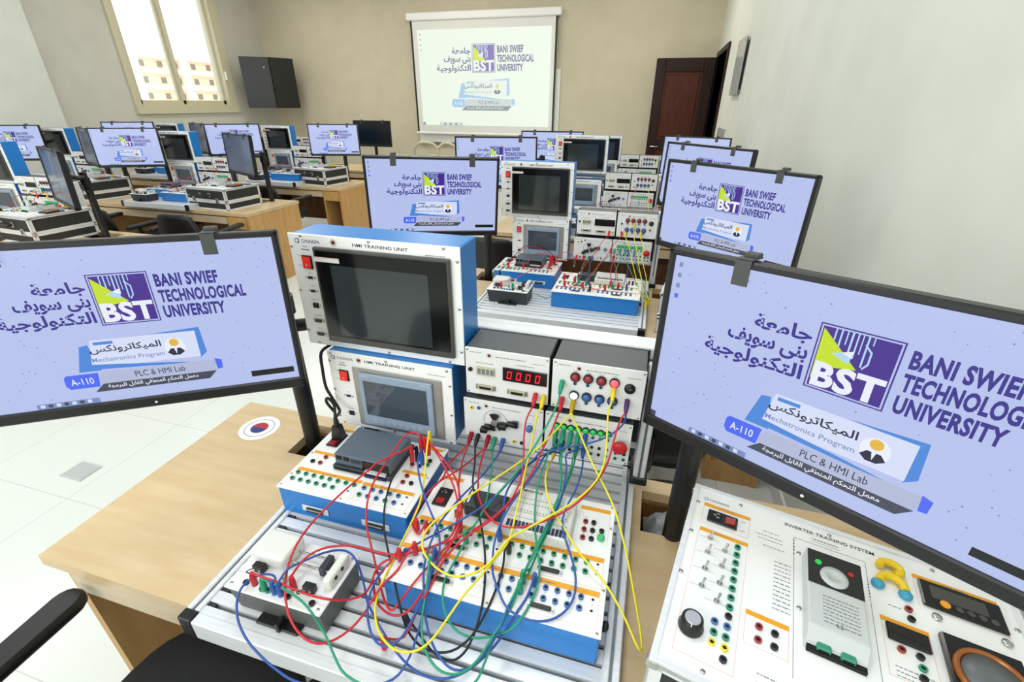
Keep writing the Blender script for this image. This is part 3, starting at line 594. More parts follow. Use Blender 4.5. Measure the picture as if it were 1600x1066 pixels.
def make_hmi_small(label, lite=False, group=None):
    t = TB('touch_panel_trainer', (-.597, .98, .872), label, 'touch panel training unit', group, lite)
    y = .93
    t.p('body', MB().rbox(-.774, -.42, y, 1.04, .874, 1.110, 'blue_paint', .003, 1))
    g = MB(FR(y)); g.rbox(-.777, -.417, .872, 1.110, -.001, .004, 'panel_white', .0015, 1); g.M = FR(y - .0042)
    g.text('HMI TRAINING UNIT', (-.664, 1.0885, 0), (1, 0, 0), (0, 1, 0), 'print_black', h=.0078, w=.146, bold=.02)
    g.text('CHUNGPA', (-.748, 1.088, 0), (1, 0, 0), (0, 1, 0), 'print_navy', h=.0075, w=.050, bold=.01)
    g.ring((-.760, 1.0915, 0), (0, 0, 1), .006, .0046, .0003, 'print_navy', 12).box(-.7555, -.7535, 1.0855, 1.097, 0, .0003, 'print_navy')
    g.text('MAIN', (-.733, 1.076, 0), (1, 0, 0), (0, 1, 0), 'print_grey', h=.0042, align='c'); g.text('POWER', (-.733, 1.0685, 0), (1, 0, 0), (0, 1, 0), 'print_black', h=.0045, align='c', bold=.02)
    g.text('ON', (-.752, 1.05, 0), (1, 0, 0), (0, 1, 0), 'print_grey', h=.0035, align='r'); g.text('OFF', (-.752, 1.024, 0), (1, 0, 0), (0, 1, 0), 'print_grey', h=.0035, align='r')
    g.text('USB', (-.73, .9845, 0), (1, 0, 0), (0, 1, 0), 'print_grey', h=.0032, align='c'); g.text('ETHERNET', (-.73, .929, 0), (1, 0, 0), (0, 1, 0), 'print_grey', h=.0032, align='c')
    scrib(g, -.484, 1.084, .05)
    t.p('front_panel', g)
    t.p('mounting_plate', MB(FR(y - .004)).rbox(-.705, -.446, .884, 1.072, 0, .004, 'hmi_plate', .002, 1))
    g = MB(FR(y - .008)); g.rbox(-.684, -.470, .896, 1.062, 0, .008, 'ktp_frame', .003, 2)
    for k in range(8): g.box(-.654 + k * .019, -.640 + k * .019, .905, .919, .008, .0084, 'ktp_key')
    g.M = FR(y - .0162); g.text('SIEMENS', (-.678, 1.0515, 0), (1, 0, 0), (0, 1, 0), 'silver_label', h=.0048); g.text('SIMATIC HMI', (-.476, 1.0515, 0), (1, 0, 0), (0, 1, 0), 'silver_label', h=.0036, align='r')
    t.p('screen_bezel', g)
    t.p('touch_screen', MB(FR(y - .0162)).box(-.670, -.486, .931, 1.040, 0, .0006, 'lcd_ktp'))
    t.k('power_switch', -.733, y - .004, 1.039, FRONT); t.k('usb_port', -.73, y - .004, .974, FRONT); t.k('network_port', -.73, y - .004, .916, FRONT); t.k('eye_mark', -.681, y - .0042, 1.093, FRONT, sc=.9)
    for x, z in ((-.765, 1.103), (-.6, 1.103), (-.43, 1.103), (-.771, 1.08), (-.424, 1.06), (-.424, .97), (-.771, .99), (-.76, .879), (-.6, .879), (-.43, .879), (-.771, .9)): t.k('screw', x, y - .004, z, FRONT)
    return t.done()

YM = .945
def mod_shell(t, x0, x1, z0, z1, title):
    t.p('body', MB().rbox(x0 + .001, x1 - .001, YM, YM + .105, z0 + .001, z1 - .001, 'grey_top', .002, 1))
    g = MB(FR(YM)); g.rbox(x0, x1, z0, z1, -.001, .003, 'panel_grey', .001, 1); g.M = FR(YM - .0031)
    scrib(g, x0 + .012, z1 - .012, .03); scrib(g, x0 + .078, z1 - .018, .075, .0036); scrib(g, x1 - .04, z1 - .022, .03, .0024)
    return g
def mod_end(t, g, x0, x1, z0, z1):
    t.p('front_panel', g)
    t.k('eye_mark', x0 + .062, YM - .0031, z1 - .016, FRONT, sc=.75)
    for x in (x0 + .006, x1 - .006):
        for z in (z0 + .006, z1 - .006): t.k('screw', x, YM - .003, z, FRONT, sc=.7)
    return t.done()
def digits(mb, x, z, h, s, m='led_red', seg='0'):
    w = h * .55; k = h * .13; sl_ = h * .08
    SEG = {'0': 'abcdef', '8': 'abcdefg'}[seg]
    Q = {'a': (0, h, w, h - k), 'd': (0, k, w, 0), 'g': (0, h / 2 + k / 2, w, h / 2 - k / 2), 'f': (0, h, k, h / 2 + k * .1), 'b': (w - k, h, w, h / 2 + k * .1), 'e': (0, h / 2 - k * .1, k, 0), 'c': (w - k, h / 2 - k * .1, w, 0)}
    for c in SEG:
        a, b_, c2, d = Q[c]; L = lambda u, v: (x + u + v * .12, z + v, s)
        mb.poly([L(a + .0003, b_), L(c2 - .0003, b_), L(c2 - .0003, d), L(a + .0003, d)], m)
def make_mod_counter(label, lite=False, group=None, lit=True):
    x0, x1, z0, z1 = -.385, -.174, 1.040, 1.171
    t = TB('display_module', (-.28, 1.0, z0), label, 'counter display module', group, lite); F = FR(YM - .003)
    g = mod_shell(t, x0, x1, z0, z1, 'DIGITAL DISPLAY UNIT')
    scrib(g, -.357, 1.131, .045); scrib(g, -.255, 1.139, .045)
    mod_end(t, g, x0, x1, z0, z1) if not lite else (t.p('front_panel', g))
    m_ = MB(F).rbox(-.356, -.309, 1.099, 1.122, 0, .005, 'meter_beige', .001, 1)
    for k in range(4): m_.box(-.352 + k * .011, -.344 + k * .011, 1.103, 1.118, .005, .0055, 'print_grey')
    t.p('thumb_switch', m_, True)
    d_ = MB(F).rbox(-.288, -.178, 1.093, 1.130, 0, .004, 'display_black', .001, 1)
    if lit:
        for k in range(4): digits(d_, -.278 + k * .0235, 1.1005, .0215, .0044)
    o = t.p('display', d_)
    if o and lit: o['label'] = 'red digits 0000'
    t.k('d_shell', -.333, YM - .003, 1.063, FRONT, 'd_connector'); t.k('d_shell', -.251, YM - .003, 1.062, FRONT, 'd_connector')
    t.k('socket_black', -.372, YM - .003, 1.111, FRONT); t.k('socket_red', -.204, YM - .003, 1.065, FRONT); t.k('socket_yellow', -.184, YM - .003, 1.063, FRONT)
    return t.done() if lite else t.r
def make_mod_lamps(label, lite=False, group=None, lit=True):
    x0, x1, z0, z1 = -.166, .047, 1.040, 1.171
    t = TB('lamp_module', (-.06, 1.0, z0), label, 'lamp module', group, lite)
    g = mod_shell(t, x0, x1, z0, z1, 'LAMP & BUZZER UNIT')
    for k in range(4): scrib(g, -.116 + k * .03, 1.1465, .01, .0026)
    mod_end(t, g, x0, x1, z0, z1) if not lite else t.p('front_panel', g)
    for k in range(4):
        x = -.111 + k * .03
        t.k('lamp_red_lit' if lit and k == 3 else 'lamp_red', x, YM - .003, 1.133, FRONT, lab='lit red lamp' if lit and k == 3 else None)
        t.k('lamp_white_lit' if lit and k == 0 else 'lamp_blue', x, YM - .003, 1.083, FRONT, lab='lit white lamp' if lit and k == 0 else 'blue lamp')
        t.k('socket_blue', x, YM - .003, 1.115, FRONT, sc=.75); t.k('socket_blue', x, YM - .003, 1.065, FRONT, sc=.75)
    t.p('buzzer', MB(FR(YM - .003)).lathe((.014, 1.123, 0), [(.0125, 0), (.012, .006), (.004, .0065)], 'black_plastic', 16).box(.009, .019, 1.1222, 1.1238, .0064, .007, 'print_grey'), True)
    t.k('socket_green', -.141, YM - .003, 1.113, FRONT); t.k('socket_red', -.138, YM - .003, 1.066, FRONT); t.k('socket_red', .012, YM - .003, 1.088, FRONT)
    return t.done() if lite else t.r
def make_mod_motor(label, lite=False, group=None):
    x0, x1, z0, z1 = -.395, -.183, .894, 1.022
    t = TB('motor_module', (-.29, 1.0, z0), label, 'motor module', group, lite); F = FR(YM - .003)
    g = mod_shell(t, x0, x1, z0, z1, 'DC MOTOR & SENSOR UNIT')
    g.ring((-.309, .965, 0), (0, 0, 1), .032, .0312, .0003, 'print_black', 28)
    for k in range(9):
        a = R(20 + k * 40); g.cyl((-.309 + .028 * math.cos(a), .965 + .028 * math.sin(a), 0), (-.309 + .031 * math.cos(a), .965 + .031 * math.sin(a), 0), .0004, 'print_black', n=4)
    mod_end(t, g, x0, x1, z0, z1) if not lite else t.p('front_panel', g)
    w = MB(F); w.cyl((-.309, .965, 0), (-.309, .965, .012), .009, 'steel')
    for a0 in (60, 215, 300):
        w.prism([(-.309, .965)] + [(-.309 + .027 * math.cos(R(a0 + q * 15)), .965 + .027 * math.sin(R(a0 + q * 15))) for q in range(5)], .008, .010, 'black_plastic')
    t.p('slotted_wheel', w, True)
    t.p('sensor', MB(F).rbox(-.296, -.276, .952, .966, 0, .02, 'black_plastic', .002, 1).rbox(-.276, -.252, .962, .973, 0, .014, 'black_plastic', .002, 1).rbox(-.262, -.247, .958, .978, .004, .01, 'black_plastic', .001, 1), True)
    t.p('sensor', MB(F).rbox(-.347, -.328, .930, .944, 0, .018, 'black_plastic', .002, 1).rbox(-.338, -.318, .938, .952, 0, .012, 'black_plastic', .002, 1), True)
    t.p('speed_knob', MB(F).lathe((-.217, .963, 0), [(.0085, 0), (.0075, .012), (.0035, .0125)], 'socket_blue', 14).ring((-.217, .963, 0), (0, 0, 1), .014, .0132, .0004, 'print_grey', 20), True)
    for q, x, z in (('socket_yellow', -.372, .996), ('socket_blue', -.353, .998), ('socket_red', -.375, .910), ('socket_black', -.356, .908), ('socket_red', -.327, .910), ('socket_green', -.310, .907), ('socket_blue', -.287, .908), ('socket_yellow', -.257, .911), ('socket_black', -.237, .910)): t.k(q, x, YM - .003, z, FRONT, sc=.85)
    return t.done() if lite else t.r
def make_mod_switch(label, lite=False, group=None):
    x0, x1, z0, z1 = -.178, .034, .900, 1.022
    t = TB('switch_module', (-.07, 1.0, z0), label, 'push-button module', group, lite); F = FR(YM - .003)
    g = mod_shell(t, x0, x1, z0, z1, 'PUSH BUTTON SWITCH UNIT')
    mod_end(t, g, x0, x1, z0, z1) if not lite else t.p('front_panel', g)
    for k in range(8):
        x = -.148 + k * .0182
        t.k('lamp_green', x, YM - .003, .986, FRONT, sc=.75, name='push_button'); t.k('socket_green', x, YM - .003, .968, FRONT, sc=.75)
        t.k('socket_black', x, YM - .003, .938, FRONT, sc=.7); t.k('socket_green' if k % 2 else 'socket_black', x, YM - .003, .918, FRONT, sc=.7)
    t.p('stop_button', MB(F).cyl((.010, .962, 0), (.010, .962, .010), .011, 'steel', n=16).lathe((.010, .962, .010), [(.013, 0), (.0175, .003), (.0175, .009), (.012, .0125), (.002, .0135)], 'mushroom', 20))
    for x in (.002, .022):
        for z in (.934, .917): t.k('socket_black' if z > .93 else 'socket_green', x, YM - .003, z, FRONT, sc=.75)
    return t.done() if lite else t.r

def strip(g, x0, x1, y, z, w=.010, text=None):
    g.rbox(x0, x1, y - w / 2, y + w / 2, z, z + .0005, 'orange', .0002, 1)
    if text: g.text(text, ((x0 + x1) / 2, y - .0018, z + .0006), (1, 0, 0), (0, 1, 0), 'print_grey', h=.0036, align='c')
    elif x1 - x0 > .1: scrib(g, (x0 + x1) / 2 - .02, y - .0015, .04, .0036, z=z + .0006)
def make_plc_a(label, lite=False, group=None):
    t = TB('controller_trainer', (-.595, .655, .80), label, 'controller training box', group, lite); Z = .88
    X0, X1, Y0, Y1 = -.768, -.424, .655, .895
    t.p('body', MB().rbox(X0 + .002, X1 - .002, Y0 + .002, Y1 - .002, .80, Z - .001, 'blue_paint', .003, 1).box(X0 + .01, X1 - .01, Y0 + .01, Y1 - .01, .7985, .80, 'rubber_dark'))
    g = MB(); g.rbox(X0, X1, Y0, Y1, Z - .002, Z + .002, 'panel_white', .001, 1); z = Z + .002
    strip(g, -.757, -.577, .7225, z); strip(g, -.573, -.438, .7205, z); strip(g, -.757, -.690, .787, z); strip(g, -.735, -.70, .887, z); strip(g, -.502, -.438, .786, z); strip(g, -.476, -.434, .8825, z)
    for a, c in ((-.757, -.580), (-.572, -.436)):
        g.box(a, c, .669, .6696, z, z + .0003, 'print_pink'); g.box(a, a + .0006, .669, .718, z, z + .0003, 'print_pink'); g.box(c, c + .0006, .669, .718, z, z + .0003, 'print_pink')
    for k in range(8): g.text(str(k), (-.746 + k * .0224, .6965, z + .0003), (1, 0, 0), (0, 1, 0), 'print_grey', h=.003, align='c')
    scrib(g, -.64, .879, .12, .007, 'print_black', z + .0003)
    t.p('top_panel', g)
    for k in range(8): t.k('socket_green', -.746 + k * .0224, .708, z)
    for k in range(6): t.k('socket_green', -.746 + k * .0224, .6865, z)
    t.k('jack', -.592, .686, z); t.k('jack', -.450, .707, z); t.k('jack', -.450, .685, z)
    for k in range(5): t.k('socket_blue', -.561 + k * .0225, .706, z); t.k('socket_blue' if k not in (0, 3) else 'socket_green', -.561 + k * .0225, .6843, z)
    for q, x, y in (('socket_black', -.737, .752), ('socket_red', -.714, .774), ('socket_red', -.715, .752), ('socket_red', -.482, .771), ('socket_red', -.482, .749), ('socket_black', -.461, .751), ('socket_black', -.451, .836), ('socket_green', -.451, .820), ('socket_red', -.489, .812), ('socket_black', -.469, .811)): t.k(q, x, y, z)
    t.k('power_inlet', -.728, .842, z)
    for x, y in ((X0 + .008, Y0 + .008), ((X0 + X1) / 2, Y0 + .007), (X1 - .008, Y0 + .008), (X0 + .008, .70), (X0 + .008, .78), (X0 + .01, Y1 - .01), (X1 - .008, Y1 - .008), (X1 - .008, .78)): t.k('screw', x, y, z, sc=.7)
    # the controller itself
    g = MB(); g.rbox(-.668, -.514, .752, .862, z, z + .044, 'grey_device', .003, 2); g.rbox(-.671, -.511, .742, .872, z, z + .014, 'grey_device_dark', .002, 1)
    for k in range(2): g.box(-.662 + k * .02, -.647 + k * .02, .7505, .7525, z + .028, z + .040, 'hole')
    g.box(-.622, -.595, .7505, .7525, z + .026, z + .037, 'grey_device_dark').box(-.590, -.518, .7495, .7525, z + .016, z + .038, 'black_gloss')
    for k in range(14): g.box(-.664 + k * .0054, -.660 + k * .0054, .7405, .743, z + .004, z + .012, 'hole')
    for k in range(10): g.box(-.580 + k * .0058, -.5755 + k * .0058, .7385, .7425, z + .001, z + .008, 'terminal_blue').box(-.580 + k * .0058, -.5755 + k * .0058, .741, .752, z + .012, z + .017, 'silver_label')
    t.p('controller', g)
    g = MB(FR(Y0 + .002)); 
    for x in (-.669, -.508):
        g.rbox(x - .036, x + .036, .822, .84, 0, .003, 'silver_label', .001, 1).rbox(x - .022, x + .022, .8245, .8375, .003, .009, 'black_plastic', .002, 1).rbox(x - .02, x + .02, .833, .8355, .009, .0095, 'steel', .0003, 1)
    t.p('front_connector', g, True)
    return t.done()
def make_plc_b(label, lite=False, group=None):
    t = TB('controller_trainer', (-.19, .509, .80), label, 'controller training box', group, lite); Z = .88
    X0, X1, Y0, Y1 = -.404, .019, .509, .818
    t.p('body', MB().rbox(X0 + .002, X1 - .002, Y0 + .002, Y1 - .002, .80, Z - .001, 'blue_paint', .003, 1).box(X0 + .01, X1 - .01, Y0 + .01, Y1 - .01, .7985, .80, 'rubber_dark'))
    g = MB(); g.rbox(X0, X1, Y0, Y1, Z - .002, Z + .002, 'panel_white', .001, 1); z = Z + .002
    strip(g, -.397, .008, .6655, z, .0115); strip(g, -.397, .008, .5895, z, .0115); strip(g, -.057, .009, .795, z, .011); strip(g, -.394, -.343, .7955, z, .011, 'MAIN POWER')
    for x in (-.32, -.12):
        for yy in (.6637, .5877): scrib(g, x, yy, .045, .004, z=z + .0006)
    for a, c in ((-.397, -.198), (-.191, .008)):
        for yy in (.601, .522): g.box(a, c, yy, yy + .0006, z, z + .0003, 'print_pink')
    for x in (-.397, .008): g.box(x, x + .0006, .522, .585, z, z + .0003, 'print_pink'); g.box(x, x + .0006, .601, .66, z, z + .0003, 'print_pink')
    for k in range(9):
        for o_ in (-.3855, -.181):
            for yy in (.6405, .565): g.text(str(k), (o_ + k * .0222, yy, z + .0003), (1, 0, 0), (0, 1, 0), 'print_grey', h=.0028, align='c')
    g.box(-.057, -.0565, .70, .788, z, z + .0003, 'print_pink').box(.009, .0095, .70, .788, z, z + .0003, 'print_pink')
    g.text('+24V', (-.042, .766, z + .0003), (1, 0, 0), (0, 1, 0), 'print_grey', h=.0032, align='c')
    for x in (-.042, -.024): g.box(x - .0003, x + .0003, .71, .754, z, z + .0003, 'print_red' if x < -.03 else 'print_black')
    t.p('top_panel', g)
    for k in range(8):
        for o_ in (-.3845, -.181):
            t.k('socket_green', o_ + k * .0222, .6525, z); t.k('socket_green', o_ + k * .0222, .6303, z)
            t.k('socket_blue', o_ + k * .0222, .5753, z); t.k('socket_blue', o_ + k * .0222, .5530, z)
    for o_ in (-.3845, -.181):
        for yy in (.6525, .6303, .5753, .5530): t.k('jack', o_ + 8 * .0222, yy, z)
    for q, x, y in (('socket_red', -.0415, .754), ('socket_black', -.024, .755), ('socket_red', -.042, .732), ('socket_black', -.024, .733), ('socket_red', -.042, .710), ('socket_black', -.024, .711), ('socket_black', -.005, .737)): t.k(q, x, y, z)
    t.p('start_button', MB().cyl((-.005, .716, z), (-.005, .716, z + .003), .009, 'silver_label').lathe((-.005, .716, z + .003), [(.0078, 0), (.0078, .007), (.006, .009), (.001, .0092)], 'button_green', 16))
    t.k('power_inlet', -.371, .733, z)
    for x in (-.290, -.093):
        for yy in (.6125, .5345): t.k('d_connector', x, yy, z, rz=0)
    g = MB(); g.rbox(-.305, -.212, .698, .748, z, z + .034, 'grey_device_dark', .003, 1).box(-.300, -.296, .705, .74, z + .034, z + .0343, 'silver_label'); t.p('processor_block', g)
    g = MB(); g.rbox(-.214, -.066, .668, .786, z, z + .030, 'case_white', .003, 1)
    for yy in (.755, .715, .7): g.box(-.205, -.075, yy, yy + .0008, z + .030, z + .0304, 'print_grey')
    for k in range(18): g.box(-.202 + k * .007, -.199 + k * .007, .72, .7225, z + .030, z + .0304, 'print_grey'); g.box(-.202 + k * .007, -.199 + k * .007, .74, .7425, z + .030, z + .0304, 'print_grey')
    g.text('MODULE', (-.188, .7755, z + .0305), (1, 0, 0), (0, 1, 0), 'print_black', h=.006, w=.044, bold=.03)
    for k in range(16): g.box(-.20 + k * .008, -.1945 + k * .008, .672, .688, z + .030, z + .033, 'terminal_blue')
    t.p('controller', g)
    for x, y in ((-.318, .716), (-.318, .690)): t.p('terminal_post', MB().cyl((x, y, z), (x, y, z + .016), .006, 'copper', n=10))
    for x, y in ((X0 + .008, Y0 + .008), (-.19, Y0 + .007), (X1 - .008, Y0 + .007), (X1 - .006, .6), (X1 - .006, .75), (X0 + .008, Y1 - .008), (-.19, Y1 - .007), (X1 - .008, Y1 - .008)): t.k('screw', x, y, z, sc=.7)
    t.p('side_knob', MB().lathe((X1, .56, .842), [(.006, 0), (.009, .003), (.009, .010), (.004, .012)], 'black_plastic', 12, (1, 0, 0)), True)
    return t.done()
def make_sensor_box(label, lite=False, group=None, bm='grey_box'):
    t = TB('sensor_trainer', (-.58, .42, .80), label, 'sensor and motor test box', group, lite); Z = .865
    X0, X1, Y0, Y1 = -.688, -.478, .418, .545
    t.p('body', MB().hexa([(X0 + .010, Y0 + .008, .80), (X1 - .004, Y0 + .008, .80), (X1 - .004, Y1 - .006, .80), (X0 + .010, Y1 - .006, .80), (X0 + .001, Y0 + .001, Z), (X1 - .001, Y0 + .001, Z), (X1 - .001, Y1 - .001, Z), (X0 + .001, Y1 - .001, Z)], bm))
    t.p('mounting_foot', MB().rbox(-.625, -.53, Y0 - .014, Y0 + .012, .7995, .806, 'black_plastic', .002, 1).rbox(-.575, -.566, Y0 - .018, Y0 + .004, .80, .822, 'black_plastic', .002, 1))
    z = Z + .004
    t.p('top_panel', MB().rbox(X0 - .002, X1 + .002, Y0 - .002, Y1 + .002, Z - .001, z, 'panel_white', .0015, 1).box(X0, X1, Y0 + .033, Y0 + .0335, z, z + .0003, 'print_grey'))
    t.p('housing', MB().rbox(-.676, -.592, .472, .538, z, z + .036, 'case_white', .010, 3))
    t.p('slide_block', MB().rbox(-.500, -.482, .462, .530, z, z + .030, 'case_white', .006, 2).cyl((-.483, .50, z + .02), (-.480, .50, z + .02), .004, 'black_plastic', n=8).cyl((-.483, .48, z + .02), (-.480, .48, z + .02), .004, 'black_plastic', n=8))
    g = MB()
    for y in (.490, .514): g.cyl((-.592, y, z + .014), (-.500, y, z + .014), .0026, 'steel', n=8)
    t.p('guide_rod', g)
    t.p('carriage', MB().rbox(-.525, -.511, .484, .520, z + .002, z + .024, 'grey_device_dark', .002, 1))
    for x, y in ((-.646, .464), (-.523, .454)):
        t.p('limit_switch', MB().rbox(x - .012, x + .012, y - .007, y + .007, z, z + .017, 'black_plastic', .0015, 1).cyl((x - .006, y - .0075, z + .01), (x - .006, y - .0085, z + .01), .0025, 'steel', n=8).cyl((x + .006, y - .0075, z + .01), (x + .006, y - .0085, z + .01), .0025, 'steel', n=8).tube([(x + .01, y - .004, z + .017), (x, y - .012, z + .021), (x - .014, y - .018, z + .014), (x - .010, y - .016, z + .008)], .0011, 'black_plastic', 5, 3))
    for q, x, y in (('socket_black', -.652, .433), ('socket_red', -.634, .436), ('socket_green', -.613, .431), ('socket_green', -.599, .431), ('socket_blue', -.584, .431), ('socket_blue', -.570, .431), ('socket_black', -.555, .431), ('socket_red', -.556, .450), ('socket_black', -.503, .432)): t.k(q, x, y, z, sc=1.05)
    t.p('sensor_head', MB().cyl((-.582, .458, z), (-.582, .458, z + .014), .006, 'steel', n=12).cyl((-.582, .458, z + .014), (-.582, .458, z + .018), .0045, 'meter_beige', n=12))
    for x in (X0 + .008, X1 - .008):
        for y in (Y0 + .008, Y1 - .008): t.k('screw', x, y, z, sc=.8)
    return t.done()
# ---------------------------------------------------------------- inverter case (local frame: origin at its front left foot)
K = .9375; CW, CD, CH = .523, .418, .20
def make_case(label, x, y, rz, lite=False, group=None):
    t = TB('inverter_case', (x, y, .75), label, 'training case', group, lite, local=True, rz=R(rz))
    def shell(z0, z1, nm):
        o = t.p(nm, MB().box(.003, CW - .003, .003, CD - .003, z0 + .002, z1 - .002, 'rubber_dark'))
        g = MB(); e = .016
        for z in (z0, z1 - e):
            g.box(0, CW, 0, e if z < z0 + .001 else .004, z, z + e, 'aluminium').box(0, CW, CD - .004, CD, z, z + e, 'aluminium').box(0, .004, 0, CD, z, z + e, 'aluminium').box(CW - .004, CW, 0, CD, z, z + e, 'aluminium')
        for a, c in ((0, e * 1.4), (CW - e * 1.4, CW)):
            for d, f in ((0, .004), (CD - .004, CD)): g.box(a, c, d, f, z0, z1, 'aluminium')
        for a, c in ((0, .004), (CW - .004, CW)):
            for d, f in ((0, e * 1.4), (CD - e * 1.4, CD)): g.box(a, c, d, f, z0, z1, 'aluminium')
        g.build('edge_trim', o) if o else None
        for a in (.006, CW - .006):
            for c in (.006, CD - .006):
                for z in (z0 + .008, z1 - .008):
                    m_ = MB().rbox(a - .010, a + .010, c - .010, c + .010, z - .009, z + .009, 'steel', .005, 2)
                    m_.build('corner_cap', o) if not lite else t.p('', m_, True)
        return o
    shell(0, .083, 'lower_shell'); shell(.084, CH, 'upper_shell')
    for x_ in (.11, CW - .11):
        t.p('latch', MB().rbox(x_ - .018, x_ + .018, -.008, .002, .066, .118, 'steel', .002, 1).rbox(x_ - .012, x_ + .012, -.012, -.006, .082, .108, 'aluminium_dark', .002, 1))
    t.p('handle', MB().tube([(CW / 2 - .06, -.002, .14), (CW / 2 - .06, -.028, .14), (CW / 2 - .045, -.034, .14), (CW / 2 + .045, -.034, .14), (CW / 2 + .06, -.028, .14), (CW / 2 + .06, -.002, .14)], .009, 'black_plastic', 8, 3).rbox(CW / 2 - .075, CW / 2 - .045, -.006, .001, .122, .158, 'steel', .002, 1).rbox(CW / 2 + .045, CW / 2 + .075, -.006, .001, .122, .158, 'steel', .002, 1))
    z = CH + .001
    r_ = MB(); w = .010
    r_.box(0, CW, 0, w, CH - .01, CH + .004, 'aluminium').box(0, CW, CD - w, CD, CH - .01, CH + .004, 'aluminium').box(0, w, w, CD - w, CH - .01, CH + .004, 'aluminium').box(CW - w, CW, w, CD - w, CH - .01, CH + .004, 'aluminium')
    t.p('rim', r_)
    g = MB(); g.box(w, CW - w, w, CD - w, CH - .006, z, 'panel_white')
    S = Matrix.Scale(K, 4); S[2][2] = 1; g.M = Matrix.Translation((0, 0, z)) @ S
    def q(x0, x1, y0, y1, m, h=.0003): g.box(x0, x1, y0, y1, 0, h, m)
    for x0, x1, y, tt in ((.028, .122, .3915, 'MAIN POWER'), (.030, .123, .316, 'CONTROL INPUT'), (.131, .199, .1635, None), (.339, .408, .2665, None), (.404, .528, .3945, None)): strip(g, x0, x1, y, 0, .010, tt)
    for x0, x1, y0, y1 in ((.029, .123, .036, .312), (.028, .122, .334, .386), (.131, .199, .103, .160), (.340, .408, .16, .262), (.404, .528, .325, .39)):
        q(x0, x1, y0, y0 + .0007, 'print_pink'); q(x0, x0 + .0007, y0, y1, 'print_pink'); q(x1 - .0007, x1, y0, y1, 'print_pink')
    g.text('INVERTER TRAINING SYSTEM', (.188, .4105, .0005), (1, 0, 0), (0, 1, 0), 'print_black', h=.0085, w=.158, bold=.01)
    g.ring((.030, .409, 0), (0, 0, 1), .005, .004, .0003, 'print_navy', 10); g.text('CHUNGPA', (.037, .406, .0005), (1, 0, 0), (0, 1, 0), 'print_navy', h=.006)
    g.text('ON', (.105, .374, .0005), (1, 0, 0), (0, 1, 0), 'print_grey', h=.004); g.text('OFF', (.105, .347, .0005), (1, 0, 0), (0, 1, 0), 'print_grey', h=.004)
    q(.205, .2056, .08, .385, 'print_black'); q(.205, .328, .3845, .385, 'print_black'); q(.328, .3286, .08, .385, 'print_black')
    for k in range(12): scrib(g, .172, .30 - k * .0098, .028, .0036)
    for k in range(5): g.disc((.2053, .376 - k * .009, .0004), (0, 0, 1), .0016, 'print_black', 8); g.disc((.328, .33 - k * .007, .0004), (0, 0, 1), .0014, 'print_black', 8)
    for x0, y0, w_ in ((.135, .36, .05), (.14, .35, .045), (.148, .372, .03), (.15, .333, .04), (.24, .398, .045), (.355, .30, .02), (.35, .18, .06), (.35, .172, .05), (.35, .164, .055), (.155, .06, .035), (.155, .045, .035)): scrib(g, x0, y0, w_, .003)
    q(.235, .285, .392, .3924, 'print_grey'); q(.235, .285, .4, .4004, 'print_grey')
    for k in range(4):
        for x_ in (.053, .083): q(x_ - .02, x_ + .018, .296 - k * .0405 - (.02 if x_ > .06 else 0), .2964 - k * .0405 - (.02 if x_ > .06 else 0), 'print_grey')
    t.p('top_panel', g)
    P = lambda x, y: (x * K, y * K, z)
    def ks(kind, x, y, sc=1.0, rz=0): t.k(kind, *P(x, y), sc=sc, rz=rz)
    ks('power_inlet', .069, .3605, 1.0, R(90))
    for k in range(8): ks('socket_green', .105, .299 - k * .0206)
    for kind, x, y in (('socket_black', .105, .136), ('socket_black', .1055, .055), ('socket_blue', .085, .1155), ('socket_blue', .105, .1155), ('socket_green', .086, .095), ('socket_green', .105, .095), ('socket_yellow', .0855, .0755), ('socket_yellow', .1055, .0755), ('socket_red', .153, .142), ('socket_black', .1775, .1415), ('socket_red', .153, .117), ('socket_black', .1775, .117), ('socket_red', .385, .305), ('socket_black', .386, .285), ('socket_red', .362, .214), ('socket_black', .387, .214), ('socket_green', .387, .194), ('socket_black', .385, .176)): ks(kind, x, y)
    for x, y in ((.053, .297), (.053, .259), (.083, .278), (.054, .217), (.082, .238), (.054, .176), (.083, .197), (.083, .157)): ks('toggle', x, y)
    for x, y in ((.015, .30), (.015, .19), (.015, .39), (.10, .425), (.27, .425), (.44, .425), (.08, .022), (.27, .022), (.44, .022), (.543, .2), (.543, .35), (.214, .345), (.214, .215)): ks('screw', x, y)
    t.p('speed_knob', MB(Matrix.Translation(P(.05, .087))).lathe((0, 0, 0), [(.019, 0), (.020, .004), (.0175, .010), (.0165, .022), (.014, .0235)], 'black_plastic', 18).lathe((0, 0, .0235), [(.0125, 0), (.0118, .001)], 'knob_silver', 18).box(-.0008, .0008, -.0165, -.006, .0225, .0242, 'panel_white'))
    g = MB(Matrix.Translation((0, 0, z))); x0, x1, y0, y1 = .219 * K, .309 * K, .144 * K, .338 * K
    g.rbox(x0, x1, y0 + .02, y1, 0, .030, 'vfd_body', .004, 2).hexa([(x0, y0, 0), (x1, y0, 0), (x1, y0 + .02, 0), (x0, y0 + .02, 0), (x0 + .002, y0 + .006, .012), (x1 - .002, y0 + .006, .012), (x1 - .002, y0 + .022, .029), (x0 + .002, y0 + .022, .029)], 'vfd_body').box(x0 + .002, x1 - .002, y1 - .078, y1 - .004, .030, .0312, 'black_gloss')
    for k in range(8): g.M = Matrix.Translation((0, 0, z + .0303)); scrib(g, x0 + .022, y1 - .098 - k * .007, .05, .003, z=0)
    g.text('LS', (x0 + .040, y0 + .032, .0004), (1, 0, 0), (0, 1, 0), 'print_black', h=.007)
